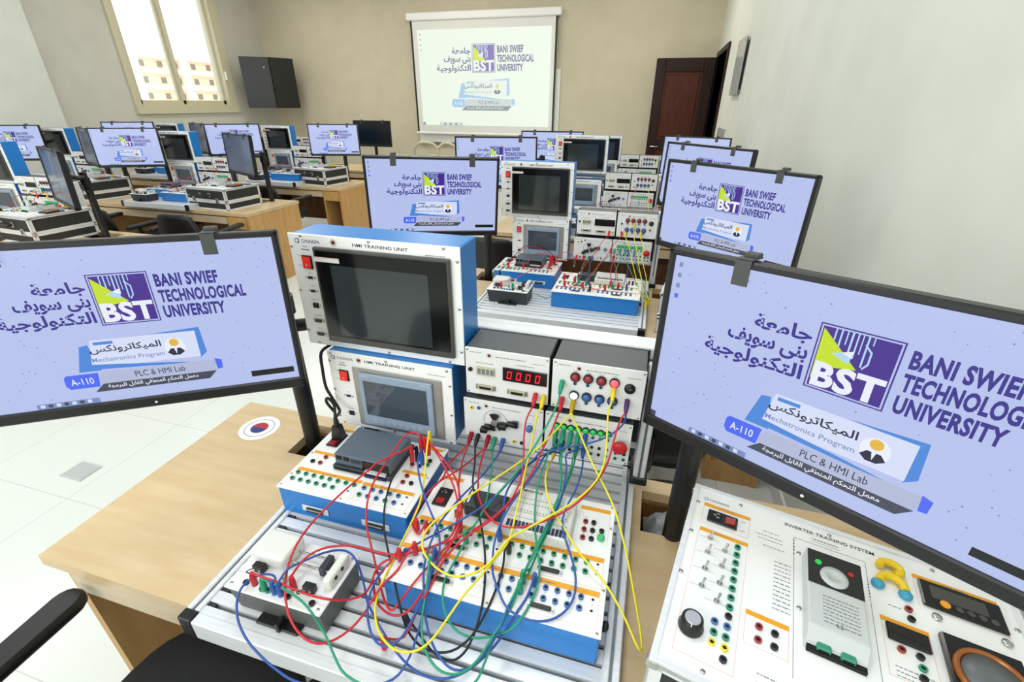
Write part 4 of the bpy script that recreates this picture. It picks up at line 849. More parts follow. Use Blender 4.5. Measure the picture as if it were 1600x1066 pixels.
    g.M = Matrix.Translation((0, 0, z)); g.box(x0 + .004, x1 - .002, y0 - .006, y0 + .004, .0005, .007, 'hole')
    o = t.p('inverter_drive', g)
    t.p('control_dial', MB(Matrix.Translation((0, 0, z + .031))).lathe((.262 * K, .281 * K, 0), [(.021, 0), (.0205, .003), (.010, .0035), (.009, .002), (.001, .002)], 'vfd_body', 24))
    t.p('run_button', MB(Matrix.Translation((.238 * K, .306 * K, z + .031))).lathe((0, 0, 0), [(.0055, 0), (.005, .002)], 'lamp_green', 12)); t.p('stop_button', MB(Matrix.Translation((.289 * K, .303 * K, z + .031))).lathe((0, 0, 0), [(.0045, 0), (.004, .002)], 'mushroom', 12))
    for x_ in (.247, .281): t.p('terminal_plug', MB(Matrix.Translation((x_ * K, .150 * K, z))).rbox(-.010, .010, -.008, .010, .002, .014, 'socket_green', .002, 1).box(-.007, .007, -.0085, -.0075, .004, .011, 'hole'))
    g = MB(Matrix.Translation((0, 0, z))); g.rbox(.410 * K, .528 * K, .329 * K, .3885 * K, 0, .006, 'black_gloss', .002, 1).box(.425 * K, .505 * K, .35 * K, .378 * K, .006, .0064, 'got_bezel').cyl((.442 * K, .342 * K, .006), (.442 * K, .342 * K, .008), .007, 'badge_orange' if 'badge_orange' in MATS else 'orange', n=14)
    for k in range(4): g.cyl(((.462 + k * .016) * K, .342 * K, .006), ((.462 + k * .016) * K, .342 * K, .007), .0055, 'got_bezel', n=12)
    t.p('power_meter', g)
    g = MB(Matrix.Translation((0, 0, z))); g.rbox(.345 * K, .405 * K, .226 * K, .260 * K, 0, .006, 'black_gloss', .002, 1).box(.352 * K, .398 * K, .238 * K, .256 * K, .006, .0064, 'display_black'); t.p('frequency_meter', g)
    g = MB(Matrix.Translation((0, 0, z))); g.rbox(.420 * K, .525 * K, .15 * K, .277 * K, 0, .012, 'black_gloss', .003, 1).lathe((.473 * K, .213 * K, .012), [(.046, 0), (.046, .004), (.044, .006), (.039, .006), (.039, .002), (.002, .002)], 'copper', 26).lathe((.473 * K, .213 * K, .0135), [(.037, 0), (.037, .003), (.01, .005)], 'aluminium_dark', 24); t.p('motor_unit', g)
    for x_, y_ in ((.426, .311), (.519, .311)): t.p('fastener', MB(Matrix.Translation(P(x_, y_))).lathe((0, 0, 0), [(.007, 0), (.007, .004), (.003, .005)], 'steel', 12), True)
    g = MB(Matrix.Translation((.366 * K, .365 * K, z + .009)) @ Matrix.Rotation(R(-6), 4, 'Z'))
    a1 = [(-.020 + .002, .012, 0), (-.014, .024, 0), (0, .029, 0), (.012, .022, 0), (.012, .010, 0), (.004, .004, 0)]; a2 = [(-.018, -.024, 0), (-.014, -.010, 0), (0, -.003, 0), (.014, -.010, 0), (.019, -.024, 0)]
    g.tube(a1, .0068, 'badge_yellow', 10, 4).tube(a2, .0068, 'badge_yellow', 10, 4)
    for x_ in (-.019, .020): g.lathe((x_, -.028, -.007), [(.010, 0), (.010, .005), (.006, .009), (.001, .010)], 'badge_blue', 12)
    t.p('bent_tube_badge', g)
    return t.done()

def make_chair(label, x, y, rz=0, group=None):
    t = TB('office_chair', (x, y, 0), label, 'office chair', group, local=True, rz=R(rz))
    g = MB(); P = []
    pr = [(.225 * math.copysign(abs(math.cos(a)) ** .55, math.cos(a)), .235 * math.copysign(abs(math.sin(a)) ** .6, math.sin(a))) for a in [k * math.pi / 16 for k in range(32)]]
    V = []; n = len(pr)
    for s_, z_ in ((.90, .425), (1.0, .445), (1.0, .475), (.93, .492), (.6, .486), (.02, .484)): V += [(a * s_, b_ * s_, z_ + (.0 if s_ < .5 else 0)) for a, b_ in pr]
    g.add(V, [(k * n + i, k * n + (i + 1) % n, (k + 1) * n + (i + 1) % n, (k + 1) * n + i) for k in range(5) for i in range(n)], 'black_fabric', True).add(V, [tuple(range(n))[::-1], tuple(range(5 * n, 6 * n))], 'black_fabric')
    t.p('seat', g)
    g = MB(); nx, nz = 10, 8; V = []
    for side in (0, 1):
        for j in range(nz + 1):
            for i in range(nx + 1):
                u, w = i / nx * 2 - 1, j / nz
                wx = .215 * (1 - .22 * max(0, w - .6) / .4 - .14 * max(0, .3 - w) / .3)
                V.append((u * wx, -.235 - .05 * w + .035 * u * u - (.02 * (1 - w) ** 2) + (.0 if side else -.022), .50 + .325 * w - .025 * u ** 4 * w))
    N = (nx + 1) * (nz + 1); F = []
    for j in range(nz):
        for i in range(nx):
            a = j * (nx + 1) + i; F += [(a, a + 1, a + nx + 2, a + nx + 1), (N + a, N + a + nx + 1, N + a + nx + 2, N + a + 1)]
    for i in range(nx): F += [(i, N + i, N + i + 1, i + 1), (N - nx - 1 + i, N - nx + i, 2 * N - nx + i, 2 * N - nx - 1 + i)]
    for j in range(nz):
        a = j * (nx + 1); c = a + nx; F += [(a, a + nx + 1, N + a + nx + 1, N + a), (c, N + c, N + c + nx + 1, c + nx + 1)]
    t.p('backrest', g.add(V, F, 'black_plastic', True))
    t.p('back_support', MB().tube([(0, -.05, .43), (0, -.2, .42), (0, -.275, .47), (0, -.285, .62)], .02, 'black_plastic', 8, 3))
    for s_ in (-1, 1):
        x_ = .335 * s_
        a = t.p('armrest', MB().tube([(.18 * s_, .03, .44), (.30 * s_, -.04, .44), (x_, -.09, .50), (x_, -.12, .655)], .017, 'black_plastic', 8, 3))
        g = MB(); pts = [(-.036 + .072 * 0, 0)]
        L = [(.036 * math.cos(q), .13 + .036 * math.sin(q) - .036) for q in [k * math.pi / 8 for k in range(9)]] + [(.030 * math.cos(q), -.20 + .030 * math.sin(q)) for q in [math.pi + k * math.pi / 8 for k in range(9)]]
        n = len(L); V = []
        for k_, z_ in ((.86, .652), (1, .660), (1, .674), (.82, .684)): V += [(x_ + a_ * k_, b_ * (1 - (1 - k_) * .25) , z_ - .012 * max(0, -b_) / .2) for a_, b_ in L]
        g.add(V, [(k * n + i, k * n + (i + 1) % n, (k + 1) * n + (i + 1) % n, (k + 1) * n + i) for k in range(3) for i in range(n)], 'black_plastic', True).add(V, [tuple(range(n))[::-1], tuple(range(3 * n, 4 * n))], 'black_plastic')
        g.build('arm_pad', a)
    t.p('gas_column', MB().cyl((0, 0, .10), (0, 0, .30), .026, 'black_plastic').cyl((0, 0, .28), (0, 0, .43), .017, 'steel'))
    for k in range(5):
        a = R(18 + k * 72); c, s_ = math.cos(a), math.sin(a)
        l = t.p('base_leg', MB().tube([(0, 0, .12), (.15 * c, .15 * s_, .115), (.29 * c, .29 * s_, .08)], [.026, .022, .016], 'aluminium_dark', 8, 3))
        MB().cyl((.29 * c - .018 * s_, .29 * s_ + .018 * c, .027), (.29 * c + .018 * s_, .29 * s_ - .018 * c, .027), .026, 'black_plastic', n=12).build('caster', l)
    return t.r

# ---------------------------------------------------------------- patch leads
def make_cable(label, col, P, r=.0022, group=None, name='patch_cable', plugs=True):
    P = [Vector(p) for p in P]; t = TB(name, P[0], label, 'cable', group)
    pm = 'yellow_plug' if col == 'yellow' else col
    def plug(p, q):
        if p.z > .87 and .92 < p.y - t_dy < .93:
            a = Vector((p.x, t_dy + .9405, p.z + .004)); e = Vector((p.x, t_dy + .912, p.z - .014))
        elif p.z < .91: a = Vector((p.x, p.y, p.z)); e = a + Vector((0, 0, .030))
        else: a = p + Vector((0, 0, -.045)); e = p + Vector((0, .002, 0))
        t.p('plug', MB().cyl(a, a * .5 + e * .5, .0058, pm, .0062, 10).cyl(a * .5 + e * .5, e, .0062, pm, .0040, 10))
        return e
    t_dy = 0
    if P[0].y > 1.3: t_dy = 1.70
    if plugs:
        P[0] = plug(P[0], P[1]); P[-1] = plug(P[-1], P[-2])
    t.p('wire', MB().tube(P, r, 'cable_black' if col == 'black' else col, 7, 3))
    return t.r
LEADS = [
('red', 'red patch lead arching from the plug stack and looping under the small grey test box', [(-0.484,0.806,0.945),(-0.500,0.783,0.945),(-0.517,0.761,0.944),(-0.533,0.740,0.942),(-0.540,0.727,0.941),(-0.542,0.718,0.939),(-0.558,0.689,0.930),(-0.577,0.645,0.919),(-0.589,0.601,0.912),(-0.594,0.558,0.909),(-0.584,0.508,0.916),(-0.581,0.475,0.900),(-0.563,0.439,0.890),(-0.535,0.407,0.881),(-0.510,0.390,0.864),(-0.481,0.382,0.852),(-0.456,0.387,0.844),(-0.436,0.405,0.840),(-0.421,0.430,0.841),(-0.412,0.455,0.847),(-0.406,0.479,0.857),(-0.390,0.494,0.886),(-0.378,0.531,0.886),(-0.362,0.575,0.886)]),
('red', 'red patch lead hanging in a loop in front of the left blue box', [(-0.472,0.836,0.960),(-0.489,0.841,0.962),(-0.503,0.836,0.960),(-0.513,0.817,0.954),(-0.518,0.788,0.945),(-0.521,0.754,0.937),(-0.523,0.720,0.929),(-0.523,0.691,0.921),(-0.520,0.665,0.910),(-0.512,0.638,0.893),(-0.499,0.614,0.875),(-0.481,0.593,0.861),(-0.462,0.572,0.853),(-0.443,0.550,0.851),(-0.419,0.523,0.850),(-0.395,0.495,0.850),(-0.373,0.475,0.854),(-0.358,0.468,0.861),(-0.349,0.478,0.871),(-0.338,0.498,0.886),(-0.329,0.528,0.890),(-0.319,0.554,0.893),(-0.308,0.585,0.896),(-0.297,0.619,0.899),(-0.295,0.652,0.886)]),
('red', 'red patch lead from plug stack to the right red plug of the small test box', [(-0.461,0.838,0.955),(-0.434,0.820,0.949),(-0.407,0.799,0.941),(-0.384,0.779,0.933),(-0.366,0.760,0.928),(-0.349,0.742,0.926),(-0.331,0.719,0.920),(-0.315,0.691,0.913),(-0.306,0.663,0.908),(-0.302,0.638,0.902),(-0.307,0.617,0.898),(-0.322,0.600,0.895),(-0.344,0.585,0.891),(-0.371,0.571,0.888),(-0.401,0.560,0.886),(-0.434,0.553,0.888),(-0.459,0.551,0.891),(-0.474,0.551,0.892),(-0.502,0.542,0.898),(-0.532,0.525,0.902),(-0.552,0.503,0.902),(-0.560,0.480,0.899),(-0.556,0.450,0.872)]),
('red', 'red patch lead from the plug stack curling low between the blue boxes', [(-0.450,0.830,0.955),(-0.416,0.812,0.943),(-0.385,0.793,0.932),(-0.360,0.772,0.924),(-0.341,0.751,0.921),(-0.325,0.725,0.917),(-0.311,0.699,0.912),(-0.295,0.666,0.919),(-0.292,0.652,0.906),(-0.292,0.627,0.903),(-0.298,0.599,0.897),(-0.305,0.569,0.892),(-0.310,0.546,0.890),(-0.311,0.524,0.886),(-0.315,0.500,0.878),(-0.323,0.478,0.868),(-0.336,0.466,0.861),(-0.355,0.463,0.854),(-0.378,0.470,0.847),(-0.403,0.485,0.841),(-0.426,0.511,0.835),(-0.446,0.544,0.830),(-0.410,0.530,0.870),(-0.385,0.553,0.886)]),
('red', 'red patch lead bowing left from the leftmost red plug under the slotted wheel', [(-0.375,0.925,0.910),(-0.397,0.882,0.877),(-0.398,0.842,0.887),(-0.394,0.807,0.896),(-0.386,0.779,0.903),(-0.389,0.749,0.906),(-0.398,0.718,0.905),(-0.403,0.688,0.902),(-0.404,0.660,0.897),(-0.399,0.638,0.894),(-0.389,0.624,0.891),(-0.374,0.618,0.888),(-0.362,0.630,0.886)]),
('red', 'short red patch lead dropping from the leftmost motor module plug to the right blue box', [(-0.375,0.925,0.910),(-0.376,0.874,0.877),(-0.363,0.828,0.888),(-0.352,0.791,0.898),(-0.340,0.757,0.903),(-0.325,0.724,0.904),(-0.309,0.694,0.909),(-0.296,0.652,0.886)]),
('red', 'red patch lead from the second red motor module plug to the right box edge', [(-0.327,0.925,0.910),(-0.353,0.875,0.879),(-0.364,0.829,0.889),(-0.373,0.789,0.901),(-0.384,0.754,0.910),(-0.394,0.720,0.911),(-0.402,0.687,0.906),(-0.403,0.658,0.899),(-0.397,0.634,0.892),(-0.385,0.630,0.886)]),
('red', 'red patch lead sweeping up right beside the yellow one to the lamp module', [(-0.327,0.925,0.910),(-0.324,0.864,0.884),(-0.309,0.809,0.902),(-0.293,0.761,0.919),(-0.280,0.726,0.923),(-0.262,0.697,0.926),(-0.243,0.676,0.926),(-0.223,0.661,0.927),(-0.202,0.653,0.929),(-0.177,0.653,0.932),(-0.148,0.662,0.937),(-0.116,0.680,0.943),(-0.084,0.705,0.951),(-0.058,0.735,0.959),(-0.040,0.766,0.966),(-0.026,0.796,0.974),(-0.016,0.823,0.983),(-0.010,0.846,0.996),(-0.006,0.868,1.018),(-0.002,0.889,1.044),(0.006,0.904,1.068),(0.012,0.925,1.088)]),
('red', 'red patch lead from the counter module crossing left to the small test box', [(-0.204,0.925,1.065),(-0.217,0.903,1.015),(-0.215,0.876,0.985),(-0.207,0.844,0.966),(-0.199,0.808,0.956),(-0.195,0.770,0.949),(-0.198,0.734,0.942),(-0.207,0.706,0.934),(-0.217,0.689,0.928),(-0.228,0.675,0.923),(-0.248,0.655,0.915),(-0.277,0.630,0.905),(-0.310,0.606,0.898),(-0.343,0.585,0.893),(-0.373,0.569,0.888),(-0.396,0.555,0.886),(-0.416,0.549,0.875),(-0.428,0.541,0.865),(-0.433,0.532,0.856),(-0.432,0.517,0.848),(-0.432,0.498,0.845),(-0.438,0.480,0.850),(-0.454,0.463,0.858),(-0.473,0.442,0.881),(-0.514,0.440,0.881),(-0.550,0.438,0.889),(-0.578,0.437,0.897),(-0.597,0.434,0.903),(-0.634,0.436,0.872)]),
('red', 'red patch lead from the lamp module left socket falling to the front of the board', [(-0.138,0.925,1.066),(-0.144,0.910,1.032),(-0.151,0.894,1.005),(-0.161,0.876,0.979),(-0.168,0.855,0.961),(-0.171,0.835,0.953),(-0.173,0.812,0.951),(-0.181,0.778,0.945),(-0.195,0.739,0.935),(-0.207,0.708,0.928),(-0.220,0.684,0.924),(-0.239,0.657,0.919),(-0.263,0.628,0.913),(-0.282,0.598,0.907),(-0.294,0.571,0.900),(-0.299,0.546,0.892),(-0.302,0.521,0.886),(-0.303,0.495,0.886),(-0.315,0.489,0.860),(-0.330,0.450,0.820),(-0.360,0.430,0.806)]),
('yellow', 'yellow patch lead looping low over the board from plug stack to counter module', [(-0.448,0.839,0.975),(-0.438,0.804,0.958),(-0.426,0.768,0.941),(-0.415,0.735,0.928),(-0.406,0.705,0.917),(-0.400,0.672,0.907),(-0.400,0.636,0.897),(-0.401,0.599,0.887),(-0.398,0.558,0.886),(-0.396,0.526,0.886),(-0.394,0.502,0.886),(-0.402,0.492,0.859),(-0.393,0.465,0.857),(-0.374,0.438,0.857),(-0.349,0.417,0.860),(-0.320,0.405,0.863),(-0.293,0.405,0.868),(-0.272,0.415,0.873),(-0.257,0.436,0.880),(-0.246,0.466,0.888),(-0.233,0.503,0.898),(-0.215,0.541,0.907),(-0.201,0.571,0.914),(-0.190,0.595,0.920),(-0.181,0.618,0.925),(-0.179,0.641,0.928),(-0.181,0.675,0.936),(-0.183,0.716,0.944),(-0.187,0.757,0.949),(-0.191,0.794,0.952),(-0.193,0.827,0.959),(-0.193,0.858,0.978),(-0.192,0.886,1.011),(-0.190,0.906,1.040),(-0.184,0.925,1.063)]),
('yellow', 'yellow patch lead curving over the right box up to the fourth red lamp', [(-0.111,0.925,1.065),(-0.142,0.897,1.004),(-0.168,0.868,0.980),(-0.194,0.837,0.963),(-0.218,0.804,0.955),(-0.242,0.767,0.952),(-0.270,0.725,0.948),(-0.301,0.680,0.942),(-0.327,0.640,0.937),(-0.342,0.609,0.932),(-0.346,0.586,0.927),(-0.340,0.567,0.920),(-0.325,0.553,0.913),(-0.303,0.543,0.906),(-0.282,0.538,0.902),(-0.262,0.537,0.902),(-0.241,0.542,0.905),(-0.220,0.554,0.910),(-0.203,0.571,0.918),(-0.191,0.593,0.929),(-0.179,0.615,0.939),(-0.165,0.631,0.942),(-0.142,0.653,0.946),(-0.109,0.685,0.953),(-0.076,0.718,0.960),(-0.049,0.753,0.967),(-0.030,0.787,0.976),(-0.021,0.818,0.988),(-0.019,0.845,1.007),(-0.022,0.873,1.040),(-0.026,0.898,1.078),(-0.021,0.925,1.115)]),
('yellow', 'yellow patch lead hanging over the right side of the board down to the desk', [(-0.111,0.925,1.065),(-0.082,0.890,1.007),(-0.058,0.857,0.985),(-0.038,0.827,0.972),(-0.020,0.801,0.964),(-0.001,0.775,0.953),(0.018,0.748,0.936),(0.034,0.719,0.915),(0.048,0.690,0.894),(0.061,0.654,0.876),(0.076,0.605,0.859),(0.088,0.557,0.848),(0.090,0.530,0.850),(0.081,0.530,0.859),(0.063,0.553,0.873),(0.039,0.582,0.886),(0.012,0.609,0.896),(-0.018,0.631,0.904),(-0.042,0.649,0.911),(-0.060,0.667,0.917),(-0.083,0.689,0.927),(-0.108,0.714,0.936),(-0.128,0.746,0.944),(-0.141,0.784,0.948),(-0.146,0.824,0.942),(-0.147,0.864,0.927),(-0.148,0.925,0.918)]),
('green', 'green patch lead looping wide in front of the right blue box from the motor module', [(-0.310,0.925,0.907),(-0.294,0.871,0.898),(-0.282,0.824,0.903),(-0.269,0.777,0.919),(-0.262,0.743,0.919),(-0.257,0.706,0.919),(-0.257,0.671,0.919),(-0.264,0.645,0.910),(-0.269,0.611,0.905),(-0.274,0.578,0.898),(-0.278,0.551,0.893),(-0.279,0.531,0.890),(-0.273,0.507,0.886),(-0.262,0.488,0.874),(-0.244,0.472,0.865),(-0.222,0.464,0.860),(-0.195,0.465,0.857),(-0.168,0.474,0.859),(-0.149,0.483,0.864),(-0.137,0.490,0.869),(-0.123,0.500,0.886),(-0.113,0.533,0.886),(-0.107,0.564,0.896),(-0.109,0.594,0.904),(-0.118,0.621,0.911),(-0.130,0.650,0.917),(-0.141,0.684,0.926),(-0.149,0.723,0.936),(-0.154,0.765,0.945),(-0.155,0.807,0.949),(-0.153,0.845,0.952),(-0.150,0.882,0.957),(-0.130,0.925,0.968)]),
('green', 'green patch lead running straight from the lamp module down to the right box', [(-0.141,0.925,1.113),(-0.142,0.906,1.081),(-0.148,0.888,1.063),(-0.158,0.867,1.040),(-0.172,0.841,1.012),(-0.188,0.813,0.985),(-0.204,0.783,0.964),(-0.218,0.757,0.951),(-0.229,0.734,0.944),(-0.239,0.714,0.937),(-0.253,0.687,0.923),(-0.265,0.657,0.906),(-0.274,0.630,0.886)]),
('green', 'green patch lead in the bundle sagging to the front edge of the board', [(-0.111,0.925,0.968),(-0.127,0.883,0.941),(-0.116,0.843,0.935),(-0.108,0.804,0.936),(-0.106,0.760,0.935),(-0.112,0.713,0.929),(-0.119,0.668,0.921),(-0.126,0.631,0.916),(-0.131,0.597,0.910),(-0.137,0.562,0.900),(-0.143,0.526,0.887),(-0.151,0.497,0.879),(-0.158,0.479,0.876),(-0.166,0.456,0.871),(-0.176,0.429,0.864),(-0.190,0.408,0.862),(-0.207,0.397,0.862),(-0.227,0.394,0.865),(-0.247,0.401,0.867),(-0.266,0.415,0.870),(-0.282,0.436,0.873),(-0.295,0.465,0.877),(-0.304,0.498,0.882),(-0.318,0.553,0.886)]),
('green', 'green patch lead from the push buttons ending beside the right connector', [(-0.093,0.925,0.968),(-0.094,0.885,0.947),(-0.094,0.848,0.940),(-0.096,0.810,0.939),(-0.099,0.760,0.932),(-0.106,0.702,0.919),(-0.116,0.657,0.908),(-0.123,0.620,0.904),(-0.129,0.585,0.896),(-0.137,0.553,0.886)]),
('green', 'lower green patch lead of the pair reaching the right group of sockets', [(-0.093,0.925,0.938),(-0.090,0.885,0.931),(-0.091,0.845,0.933),(-0.095,0.802,0.934),(-0.102,0.750,0.928),(-0.110,0.695,0.919),(-0.118,0.653,0.908),(-0.123,0.622,0.902),(-0.129,0.596,0.896),(-0.137,0.575,0.886)]),
('green', 'green patch lead leaving the small test box over the front edge of the board', [(-0.606,0.431,0.872),(-0.576,0.432,0.895),(-0.550,0.431,0.888),(-0.520,0.426,0.881),(-0.487,0.412,0.881),(-0.469,0.406,0.859),(-0.446,0.393,0.849),(-0.423,0.377,0.838),(-0.392,0.361,0.828),(-0.340,0.360,0.820),(-0.260,0.378,0.815),(-0.199,0.397,0.817),(-0.175,0.414,0.828),(-0.168,0.435,0.843),(-0.162,0.463,0.860),(-0.155,0.491,0.875),(-0.149,0.519,0.887),(-0.140,0.555,0.899),(-0.131,0.596,0.909),(-0.122,0.637,0.916),(-0.112,0.686,0.926),(-0.105,0.740,0.940),(-0.107,0.788,0.949),(-0.113,0.824,0.950),(-0.118,0.852,0.948),(-0.124,0.882,0.955),(-0.148,0.925,0.968)]),
('blue', 'blue patch lead from the rightmost motor module plug sagging over the board', [(-0.287,0.925,0.908),(-0.291,0.863,0.897),(-0.297,0.808,0.905),(-0.305,0.758,0.914),(-0.317,0.710,0.918),(-0.328,0.667,0.916),(-0.334,0.635,0.914),(-0.334,0.609,0.912),(-0.333,0.584,0.908),(-0.330,0.558,0.902),(-0.324,0.534,0.894),(-0.314,0.512,0.886),(-0.302,0.488,0.877),(-0.286,0.461,0.869),(-0.264,0.435,0.861),(-0.237,0.416,0.854),(-0.211,0.409,0.851),(-0.186,0.419,0.854),(-0.167,0.446,0.863),(-0.155,0.478,0.874),(-0.149,0.509,0.886),(-0.142,0.554,0.895),(-0.132,0.603,0.907),(-0.120,0.653,0.917),(-0.107,0.708,0.933),(-0.099,0.757,0.944),(-0.099,0.798,0.951),(-0.103,0.836,0.956),(-0.109,0.873,0.959),(-0.075,0.925,0.968)]),
('blue', 'blue patch lead from the plug stack making a loop beside the small test box', [(-0.458,0.808,0.940),(-0.451,0.779,0.939),(-0.436,0.748,0.934),(-0.414,0.715,0.928),(-0.388,0.683,0.921),(-0.361,0.654,0.914),(-0.338,0.630,0.908),(-0.322,0.607,0.904),(-0.313,0.586,0.898),(-0.309,0.566,0.895),(-0.308,0.547,0.893),(-0.308,0.522,0.889),(-0.308,0.488,0.880),(-0.310,0.455,0.873),(-0.315,0.429,0.867),(-0.325,0.413,0.862),(-0.341,0.407,0.858),(-0.361,0.412,0.855),(-0.382,0.428,0.853),(-0.402,0.452,0.852),(-0.416,0.481,0.854),(-0.420,0.514,0.860),(-0.411,0.542,0.869),(-0.392,0.559,0.886),(-0.371,0.584,0.892),(-0.339,0.610,0.904),(-0.302,0.643,0.915),(-0.264,0.681,0.928),(-0.238,0.716,0.938),(-0.226,0.743,0.942),(-0.215,0.776,0.945),(-0.202,0.810,0.945),(-0.185,0.843,0.943),(-0.168,0.880,0.951),(-0.130,0.925,0.938)]),
('blue', 'blue patch lead making a wide loop left of the small test box', [(-0.584,0.431,0.872),(-0.586,0.442,0.894),(-0.600,0.450,0.890),(-0.618,0.448,0.888),(-0.634,0.439,0.886),(-0.644,0.425,0.882),(-0.640,0.405,0.881),(-0.636,0.390,0.864),(-0.617,0.372,0.853),(-0.587,0.356,0.841),(-0.547,0.344,0.829),(-0.509,0.336,0.823),(-0.472,0.331,0.822),(-0.421,0.337,0.819),(-0.354,0.359,0.815),(-0.314,0.381,0.820),(-0.300,0.405,0.833),(-0.297,0.437,0.847),(-0.300,0.473,0.862),(-0.302,0.504,0.886),(-0.318,0.575,0.886)]),
('blue', 'blue patch lead arching over the small test box toward the right box', [(-0.570,0.431,0.872),(-0.571,0.461,0.904),(-0.557,0.489,0.898),(-0.538,0.516,0.893),(-0.518,0.534,0.888),(-0.498,0.541,0.883),(-0.456,0.512,0.910),(-0.457,0.520,0.860),(-0.439,0.501,0.846),(-0.426,0.485,0.838),(-0.410,0.472,0.836),(-0.385,0.454,0.832),(-0.350,0.432,0.828),(-0.310,0.411,0.825),(-0.272,0.399,0.826),(-0.240,0.398,0.830),(-0.212,0.407,0.834),(-0.187,0.426,0.840),(-0.164,0.454,0.850),(-0.149,0.480,0.860),(-0.141,0.499,0.868),(-0.130,0.518,0.886),(-0.121,0.549,0.886),(-0.114,0.575,0.886)]),
('blue', 'blue patch lead making a round loop over the right group of sockets', [(-0.075,0.925,0.938),(-0.071,0.890,0.930),(-0.069,0.855,0.935),(-0.069,0.818,0.942),(-0.073,0.777,0.941),(-0.082,0.739,0.937),(-0.086,0.707,0.931),(-0.081,0.681,0.925),(-0.069,0.658,0.917),(-0.056,0.636,0.910),(-0.047,0.617,0.906),(-0.039,0.592,0.901),(-0.038,0.562,0.894),(-0.049,0.536,0.889),(-0.069,0.517,0.886),(-0.095,0.506,0.886),(-0.124,0.506,0.886),(-0.147,0.512,0.889),(-0.161,0.522,0.892),(-0.169,0.532,0.893),(-0.181,0.546,0.897),(-0.194,0.565,0.902),(-0.202,0.588,0.908),(-0.208,0.621,0.919),(-0.206,0.658,0.932),(-0.200,0.689,0.940),(-0.195,0.714,0.941),(-0.186,0.744,0.944),(-0.174,0.783,0.948),(-0.166,0.824,0.948),(-0.161,0.866,0.945),(-0.148,0.925,0.938)]),
('blue', 'blue patch lead from under the right red plug of the lamp module', [(0.012,0.925,1.088),(0.013,0.913,1.053),(0.000,0.908,1.029),(-0.026,0.902,1.004),(-0.063,0.897,0.983),(-0.106,0.891,0.967),(-0.142,0.882,0.955),(-0.170,0.863,0.945),(-0.193,0.831,0.939),(-0.210,0.791,0.936),(-0.218,0.753,0.934),(-0.218,0.721,0.930),(-0.212,0.697,0.924),(-0.207,0.652,0.886)]),
('black', 'black patch lead falling from the motor module past the dark processor block', [(-0.356,0.925,0.908),(-0.339,0.865,0.892),(-0.324,0.814,0.898),(-0.311,0.773,0.909),(-0.293,0.733,0.919),(-0.274,0.698,0.919),(-0.252,0.660,0.919),(-0.236,0.632,0.903),(-0.222,0.601,0.896),(-0.213,0.575,0.893),(-0.204,0.545,0.886),(-0.195,0.503,0.886),(-0.198,0.476,0.861),(-0.204,0.448,0.848),(-0.219,0.432,0.837),(-0.241,0.431,0.828),(-0.272,0.442,0.822),(-0.305,0.464,0.816),(-0.340,0.480,0.806)]),
('black', 'black patch lead from beside the grey controller looping in front of the boxes', [(-0.484,0.831,0.925),(-0.487,0.799,0.927),(-0.489,0.766,0.927),(-0.490,0.737,0.924),(-0.489,0.712,0.918),(-0.485,0.682,0.904),(-0.476,0.650,0.887),(-0.461,0.621,0.873),(-0.441,0.594,0.863),(-0.410,0.557,0.851),(-0.347,0.475,0.886),(-0.332,0.465,0.824),(-0.296,0.442,0.827),(-0.261,0.434,0.835),(-0.230,0.439,0.844),(-0.207,0.457,0.855),(-0.193,0.484,0.866),(-0.183,0.514,0.886),(-0.180,0.556,0.890),(-0.180,0.588,0.900),(-0.185,0.615,0.909),(-0.181,0.630,0.886)]),
]
for col_, lab_, P_ in LEADS: make_cable(lab_, col_, P_)

# ================================================================ first work place (foreground)
make_desk('light wood computer desk in the foreground with a round sticker and two wells', -1.265, .417)
make_tray('slotted aluminium base board on the foreground desk')
make_rack('aluminium rack frame standing behind the foreground base board', zb=.803)
H1 = make_hmi_large('large blue and white touch panel unit with black screen, nearest the camera')
H2 = make_hmi_small('smaller blue and white touch panel unit with grey screen, nearest the camera')
M1 = make_mod_counter('module with red digits 0000, upper left of the nearest rack')
M2 = make_mod_lamps('module with red and blue lamps, upper right of the nearest rack')
M3 = make_mod_motor('module with black slotted wheel, lower left of the nearest rack')
M4 = make_mod_switch('module with green buttons and red mushroom knob, lower right of the nearest rack')
make_plc_a('blue and white box with grey controller, left on the nearest base board')
make_plc_b('long blue and white box with cream controller, right on the nearest base board')
make_sensor_box('small grey box with white top and limit switches on the nearest base board')
make_case('white topped inverter training case in the right foreground', .09, .457, -12.6)
make_monitor('large monitor with university logo at the left edge of the foreground desk', -1.011, .638, 1.279, 33.5, 2.7, -.7, (.2565, .208), True)
make_monitor('large monitor with university logo cut off by the right edge of the picture', .315, .713, 1.299, -32.4, 3.6, 2.1, (-.227, .075), True)
CH0 = make_chair('black office chair in the left foreground with its left armrest showing', -.828, .285, 0)
t = TB('mains_lead', (-.76, .915, .92), 'black mains lead hanging from the touch panel units into the left blue box', 'power cable')
t.p('wire', MB().tube([(-.785, .96, 1.108), (-.793, .925, 1.10), (-.793, .917, 1.05), (-.79, .913, 1.0), (-.775, .91, .97), (-.757, .905, .945), (-.742, .89, .94), (-.733, .858, .945)], .0042, 'cable_black', 8, 4))
t.p('wire', MB().tube([(-.79, .93, .90), (-.80, .915, .945), (-.785, .905, .968), (-.765, .90, .955), (-.745, .875, .945), (-.735, .858, .94)], .004, 'cable_black', 8, 4))
t.p('plug', MB().hexa([(-.744, .842, .887), (-.714, .842, .887), (-.714, .866, .887), (-.744, .866, .887), (-.739, .845, .925), (-.719, .845, .925), (-.719, .863, .925), (-.739, .863, .925)], 'black_plastic').cyl((-.729, .854, .925), (-.732, .857, .945), .008, 'black_plastic', .0055, 10))
